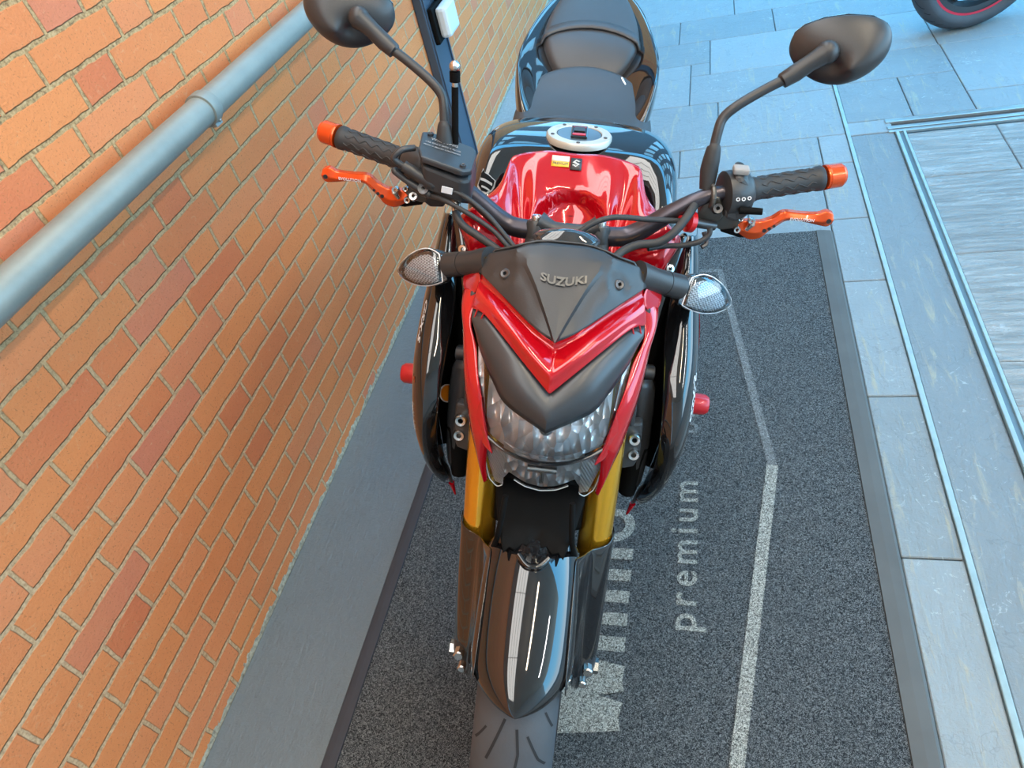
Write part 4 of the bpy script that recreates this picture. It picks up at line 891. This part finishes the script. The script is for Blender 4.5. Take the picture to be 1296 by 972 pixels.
# levers: flat blades with a dog-leg, drilled holes and a black adjuster foot
lev_top = [(.404, .9935), (.392, .9975), (.380, .9925), (.355, .9925), (.333, .9945), (.323, .992), (.312, .982), (.296, .975), (.284, .976), (.270, .975), (.262, .970)]
lev_bot = [(.408, .978), (.401, .971), (.386, .973), (.362, .978), (.337, .979), (.325, .970), (.312, .956), (.304, .946), (.289, .942), (.275, .948), (.262, .958)]
for s in (-1, 1):
    lv = empty('hand_lever'); lv.parent = bike
    def lp(x, z, y=0.0): return (s*x, 0.432+(x-0.26)*0.10+y, z-0.003)
    LT = [(p.x, p.z) for p in smoothc([(x, 0, z) for x, z in lev_top], 4)]; LB = [(p.x, p.z) for p in smoothc([(x, 0, z) for x, z in lev_bot], 4)]
    rowsA = [[lp(a[0], a[1], 0.0), lp((a[0]+b[0])/2, (a[1]+b[1])/2, -0.006), lp(b[0], b[1], 0.0)] for a, b in zip(LT, LB)]
    rowsB = [[lp(a[0], a[1], 0.010), lp(b[0], b[1], 0.010)] for a, b in zip(LT, LB)]
    m = MB()
    full = [ra+[rb[1], rb[0]] for ra, rb in zip(rowsA, rowsB)]
    m.grid(full, True, True)
    bl = build('blade', m, 'orange_metal', lv, bev=0.0015, ang=35)
    for x, z in ((.305, .9635), (.3115, .9675), (.3175, .9725)): build('drilled_hole', MB().lathe(lp(x, z, -0.0066), (0, -1, 0.2), [(0.0001, 0.0), (0.0030-(x-.305)*0.06, 0.0002), (0.0032-(x-.305)*0.06, -0.002)], 14), 'groove', bl)
    build('drilled_hole', MB().lathe(lp(.3985, .9845, -0.0068), (0, -1, 0.2), [(0.0001, 0.0), (0.0036, 0.0002), (0.0038, -0.002)], 14), 'groove', bl)
    tx = (lambda u, v, w: lp(.357+u, .9855+v-u*0.02, -0.0068-w)) if s > 0 else (lambda u, v, w: lp(.357-u, .9855+v+u*0.02, -0.0068-w))
    text_mesh('lettering', 'EVOLUTION', 0.0068, tx, 'white_paint', bl, bold=0.0001, ext=0.0002)
    build('adjuster_foot', MB().prism([lp(.292, .944, .002), lp(.270, .944, .002), (s*.240, .432, .950), (s*.236, .432, .958), lp(.262, .962, .002), lp(.285, .950, .002)], (0, .012, 0)), 'deep_black', lv, smooth=False, bev=0.002)
    pl = build('pivot_plate', MB().prism([(s*.222, .430, .985), (s*.250, .430, .986), (s*.268, .430, .978), (s*.262, .430, .960), (s*.238, .432, .953), (s*.220, .432, .962)], (0, .014, 0)), 'cast_metal', lv, smooth=False, bev=0.003)
    build('adjuster_arm', MB().tube([lp(.281, .978, -.010), lp(.276, .966, -.009)], [0.0055, 0.003], 12, 0), 'steel', pl)
    for x, z, r in ((.262, .964, .0058), (.281, .979, .0060), (.263, .984, .0048)): build('pivot_screw', MB().lathe(lp(x, z, -0.006), (0, -1, .35), [(0.0015, 0.002), (0.0025, 0.004), (r-.001, 0.0045), (r, 0.002), (r, -0.004)], 16), 'steel', pl)

# clutch side (right of the photo)
pc = build('clutch_perch', MB().tube([(.207, .427, 1.014), (.214, .428, 1.014)], 0.0195, 20, 0).prism([(.205, .418, 1.02), (.222, .416, 1.018), (.236, .420, .985), (.222, .424, .962), (.200, .424, .962), (.196, .420, .985)], (0, .018, 0.004)), 'cast_metal', bike, smooth=False, bev=0.003)
build('perch_bolt', MB().lathe((.2215, .414, 1.001), (0, -.8, .6), [(0.002, 0.003), (0.003, 0.006), (0.0072, 0.0065), (0.008, 0.003), (0.008, -0.004)], 18), 'dark_steel', pc)
build('adjuster_barrel', MB().tube([(.225, .42, .968), (.185, .405, .980)], 0.0075, 14, 0), 'dark_steel', pc)
build('adjuster_wheel', MB().tube([(.189, .407, .979), (.188, .407, .979), (.180, .404, .9815), (.179, .404, .9815)], [0.010, 0.0165, 0.0165, 0.010], 22, 0).tube([(.179, .404, .9815), (.168, .40, .9835)], [0.009, 0.008], 16, 0), 'red_plastic', pc)
build('switch_wire_clip', MB().tube([(.208, .40, .968), (.214, .39, .955), (.207, .385, .950)], 0.004, 8), 'dark_steel', pc)
sg = build('left_switchgear', MB().tube([(.226, .432, 1.017), (.229, .433, 1.017), (.240, .436, 1.0175), (.262, .441, 1.020), (.268, .443, 1.0205)], [.024, .033, .034, .030, .022], 28, 0), 'matte_black', bike)
build('switch_body', MB().prism([(.232, .405, .990), (.252, .405, .984), (.268, .410, .992), (.274, .412, 1.012), (.262, .415, 1.040), (.250, .42, 1.052), (.236, .42, 1.052)], (0, .035, 0.010)), 'matte_black', sg, smooth=False, bev=0.006)
build('dip_switch', MB().box((.245, .432, 1.058), (.024, .018, .010)), 'switch_gray', sg, smooth=False, bev=0.003)
build('indicator_switch', MB().tube([(.252, .404, 1.008), (.285, .402, 1.010)], [.006, .005], 12, 0), 'deep_black', sg)
for k, (dx, dz) in enumerate(((-.008, 0), (.0, .001), (.008, .003))):
    build('switch_icon', MB().lathe((.2535+dx, .4035+.0005*k, 1.026+dz), (0, -1, .3), [(0.0016, 0.0012), (0.0030, 0.0012)], 12), 'white_paint', sg)
build('clutch_cable', MB().tube([(.001, .335, .955), (.008, .345, .968), (.030, .358, .986), (.065, .37, .997), (.12, .385, .990), (.170, .40, .983)], .0042, 12, 5), 'rubber', bike)
build('wire_loom', MB().tube([(.070, .33, .945), (.085, .35, .952), (.108, .36, .960), (.137, .362, .966), (.158, .37, .980), (.176, .39, .998), (.186, .41, 1.006)], .0065, 12, 5), 'rubber', bike)
build('wire_loom', MB().tube([(.125, .37, .948), (.150, .38, .949), (.176, .38, .953), (.200, .38, .962), (.213, .385, .972), (.213, .39, .982)], .0042, 12, 5), 'rubber', bike)

# throttle and brake side (left of the photo)
tg = build('right_switchgear', MB().tube([(-.222, .43, 1.016), (-.225, .431, 1.016), (-.258, .440, 1.020), (-.266, .442, 1.021)], [.020, .027, .026, .020], 26, 0), 'matte_black', bike)
rb = [(-.237, .455, 1.038), (-.232, .405, 1.040), (-.224, .385, 1.040), (-.165, .380, 1.022), (-.152, .392, 1.020), (-.153, .445, 1.026), (-.160, .456, 1.030), (-.226, .462, 1.041)]
rv = build('brake_reservoir', MB().prism([(x, y, z-.033) for x, y, z in rb], (0, 0, .040)), 'matte_black', bike, smooth=False, bev=0.005)
cx0 = (-.194, .422, 1.034)
lid = build('reservoir_lid', MB().prism([(cx0[0]+(x-cx0[0])*1.03, cx0[1]+(y-cx0[1])*1.03, 1.0435-(x-cx0[0])*.25) for x, y, z in rb], (0, 0, .0105)), 'mask_black', rv, smooth=False, bev=0.003)
def lidp(u, v, w): return (-.200+u, .428+v, 1.0570+w+(u)*(-.25))
text_mesh('lettering', 'WARNING', 0.0085, lambda u, v, w: lidp(u, v+.012, w), 'switch_gray', lid, ext=0.0002)
text_mesh('lettering', 'USE ONLY DOT 4 FLUID', 0.0050, lambda u, v, w: lidp(u, v, w), 'switch_gray', lid, ext=0.0002)
text_mesh('lettering', 'FROM A SEALED CONTAINER', 0.0042, lambda u, v, w: lidp(u, v-.009, w), 'switch_gray', lid, ext=0.0002)
for x, y in ((-.224, .452), (-.164, .392)): build('lid_screw', MB().lathe((x, y, 1.0565-(x+.194)*.25), (0, 0, 1), [(.0018, 0), (.003, .0012), (.0045, .0010), (.0048, -.002)], 14), 'dark_steel', lid)
build('size_tag', MB().box((-.187, .3795, 1.012), (.017, .0012, .011), Matrix.Rotation(math.radians(10), 3, 'Y')), 'white_paint', rv, smooth=False, bev=0.0005)
mc_ = build('brake_master_cylinder', MB().tube([(-.155, .410, .990), (-.205, .412, .992), (-.236, .425, .985)], [.014, .016, .013], 18, 3).prism([(-.196, .405, 1.00), (-.222, .405, 1.002), (-.232, .415, .965), (-.224, .42, .955), (-.202, .42, .957), (-.194, .41, .975)], (0, .022, 0)), 'matte_black', bike, smooth=False, bev=0.003)
build('pivot_washer', MB().lathe((-.250, .420, .972), (0, -.7, .7), [(.002, .001), (.003, .003), (.0065, .003), (.0072, 0), (.0072, -.003)], 20), 'steel', mc_)
build('banjo_bolt', MB().lathe((-.226, .392, 1.004), (0, -.8, .6), [(.003, .003), (.0085, .004), (.0095, 0), (.0095, -.006)], 16), 'dark_steel', mc_)
for a, nm in ((((-.242, .418, 1.056), (-.258, .405, 1.058), (-.270, .398, 1.048), (-.262, .398, 1.039), (-.246, .398, 1.031), (-.222, .396, 1.019)), 'throttle_elbow'), (((-.262, .41, 1.018), (-.272, .40, 1.026), (-.262, .398, 1.018), (-.246, .396, 1.008), (-.224, .395, .996)), 'throttle_elbow')):
    build(nm, MB().tube(a, [.0048]*len(a), 12, 5), 'matte_black', bike)
build('cable_boot', MB().tube([(-.256, .398, 1.036), (-.212, .392, 1.014), (-.204, .390, 1.011)], [.0085, .0095, .0060], 16, 3), 'matte_black', bike)
build('cable_boot', MB().tube([(-.250, .397, 1.010), (-.216, .392, .994)], [.0065, .0065], 14, 0), 'matte_black', bike)
build('throttle_cable', MB().tube([(-.206, .390, 1.011), (-.164, .380, 1.006), (-.125, .366, .986), (-.098, .350, .967), (-.071, .33, .948), (-.055, .33, .93)], .0038, 12, 5), 'rubber', bike)
build('throttle_cable', MB().tube([(-.216, .392, .994), (-.186, .375, .995), (-.150, .362, .985), (-.112, .350, .968), (-.083, .33, .952), (-.06, .34, .93)], .0038, 12, 5), 'rubber', bike)
build('front_brake_hose', MB().tube([(-.176, .40, .985), (-.173, .375, .976), (-.160, .36, .966), (-.137, .35, .957), (-.095, .33, .943), (-.07, .34, .91)], .0060, 12, 5), 'rubber', bike)
build('hose_fitting', MB().cyl((-.178, .40, .992), (-.173, .378, .977), .0075, seg=10), 'steel', bike)

# ---- mirrors
for s in (-1, 1):
    mr = empty('mirror'); mr.parent = bike
    build('mirror_boot', MB().tube([(s*.203, .436, 1.020), (s*.202, .447, 1.045), (s*.2025, .452, 1.060), (s*.203, .458, 1.076), (s*.203, .459, 1.078)], [.0110, .0135, .0128, .0105, .0080], 20, 3), 'rubber', mr)
    build('stem', MB().tube([(s*.203, .456, 1.072), (s*.205, .468, 1.096), (s*.210, .479, 1.113), (s*.228, .487, 1.130), (s*.262, .500, 1.150), (s*.290, .508, 1.165)], .0072, 16, 6), 'matte_black', mr)
    build('collar', MB().tube([(s*.284, .506, 1.161), (s*.285, .5065, 1.162), (s*.301, .512, 1.172), (s*.318, .516, 1.186), (s*.336, .520, 1.199)], [.0085, .0110, .0125, .0120, .0145], 18, 0), 'matte_black', mr)
    build('ball_socket', MB().sphere((s*.339, .522, 1.200), .0165, 16), 'matte_black', mr)
    hp = [(.296, 1.196), (.297, 1.213), (.308, 1.226), (.330, 1.238), (.358, 1.246), (.392, 1.248), (.412, 1.241), (.422, 1.222), (.420, 1.203), (.405, 1.181), (.384, 1.165), (.360, 1.158), (.335, 1.160), (.312, 1.172), (.300, 1.184)]
    hp = [(.362+(x-.362)*1.07+.003, 1.203+(z-1.203)*1.06-.006) for x, z in hp]
    cxm, czm = .365, 1.197; rows = []
    for k, off in ((1.0, .004), (1.0, -.002), (.96, -.012), (.84, -.022), (.62, -.031), (.35, -.037), (.05, -.040)):
        rows.append([(s*(cxm+(x-cxm)*k), .555+off-(x-cxm)*0.18, czm+(z-czm)*k+off*0.35) for x, z in hp])
    build('mirror_shell', MB().grid(rows, True, True), 'matte_black', mr, sub=2)
    build('mirror_glass', MB().add([(s*(cxm+(x-cxm)*.95), .5605-(x-cxm)*.95*0.18, czm+(z-czm)*.95) for x, z in hp], [tuple(range(len(hp)))]), 'steel', mr, smooth=False, solid=0.002)
# upright rod with ball joint beside the reservoir
rod = empty('ball_joint_rod'); rod.parent = bike
build('rod', MB().tube([(-.186, .448, 1.018), (-.186, .462, 1.135)], .0052, 16, 0), 'deep_black', rod)
build('ferrule', MB().tube([(-.186, .462, 1.134), (-.186, .463, 1.143)], .0045, 14, 0), 'steel', rod)
build('socket', MB().tube([(-.186, .463, 1.142), (-.186, .464, 1.156)], [.0080, .0080], 16, 0), 'deep_black', rod)
build('ball', MB().sphere((-.186, .4645, 1.163), .0085, 14), 'steel', rod)

# ================================================================== SECOND MOTORCYCLE at the street side, only its wheel reaches the photo
b2 = empty('motorcycle', (1.12, 3.92, 0.0)); b2.rotation_euler = (0, math.radians(6), math.radians(-74)); b2.name = 'motorcycle.001'
tag(b2, 'motorcycle wheel with black spokes and red rim stripe on the blue paving behind', 'motorcycle')
w2 = empty('front_wheel'); w2.parent = b2
wheel(w2, 0.0, 0.300, 0.300, 0.061, rim_mat='matte_black', stripe='rim_red')
for s in (-1, 1): build('fork_leg', MB().tube([(s*.095, 0, .30), (s*.095, .20, .78)], .022, 16, 0), 'dark_steel', b2)
build('mudguard', MB().grid([[(0.072*math.sin(u/8*PI/2), -0.335*math.cos(math.radians(t_))*(1-.1*(u/8)**2), .300+0.335*math.sin(math.radians(t_))*(1-.1*(u/8)**2)) for u in range(-8, 9)] for t_ in range(55, 125, 8)]), 'gloss_black', b2, sub=1, solid=0.003)
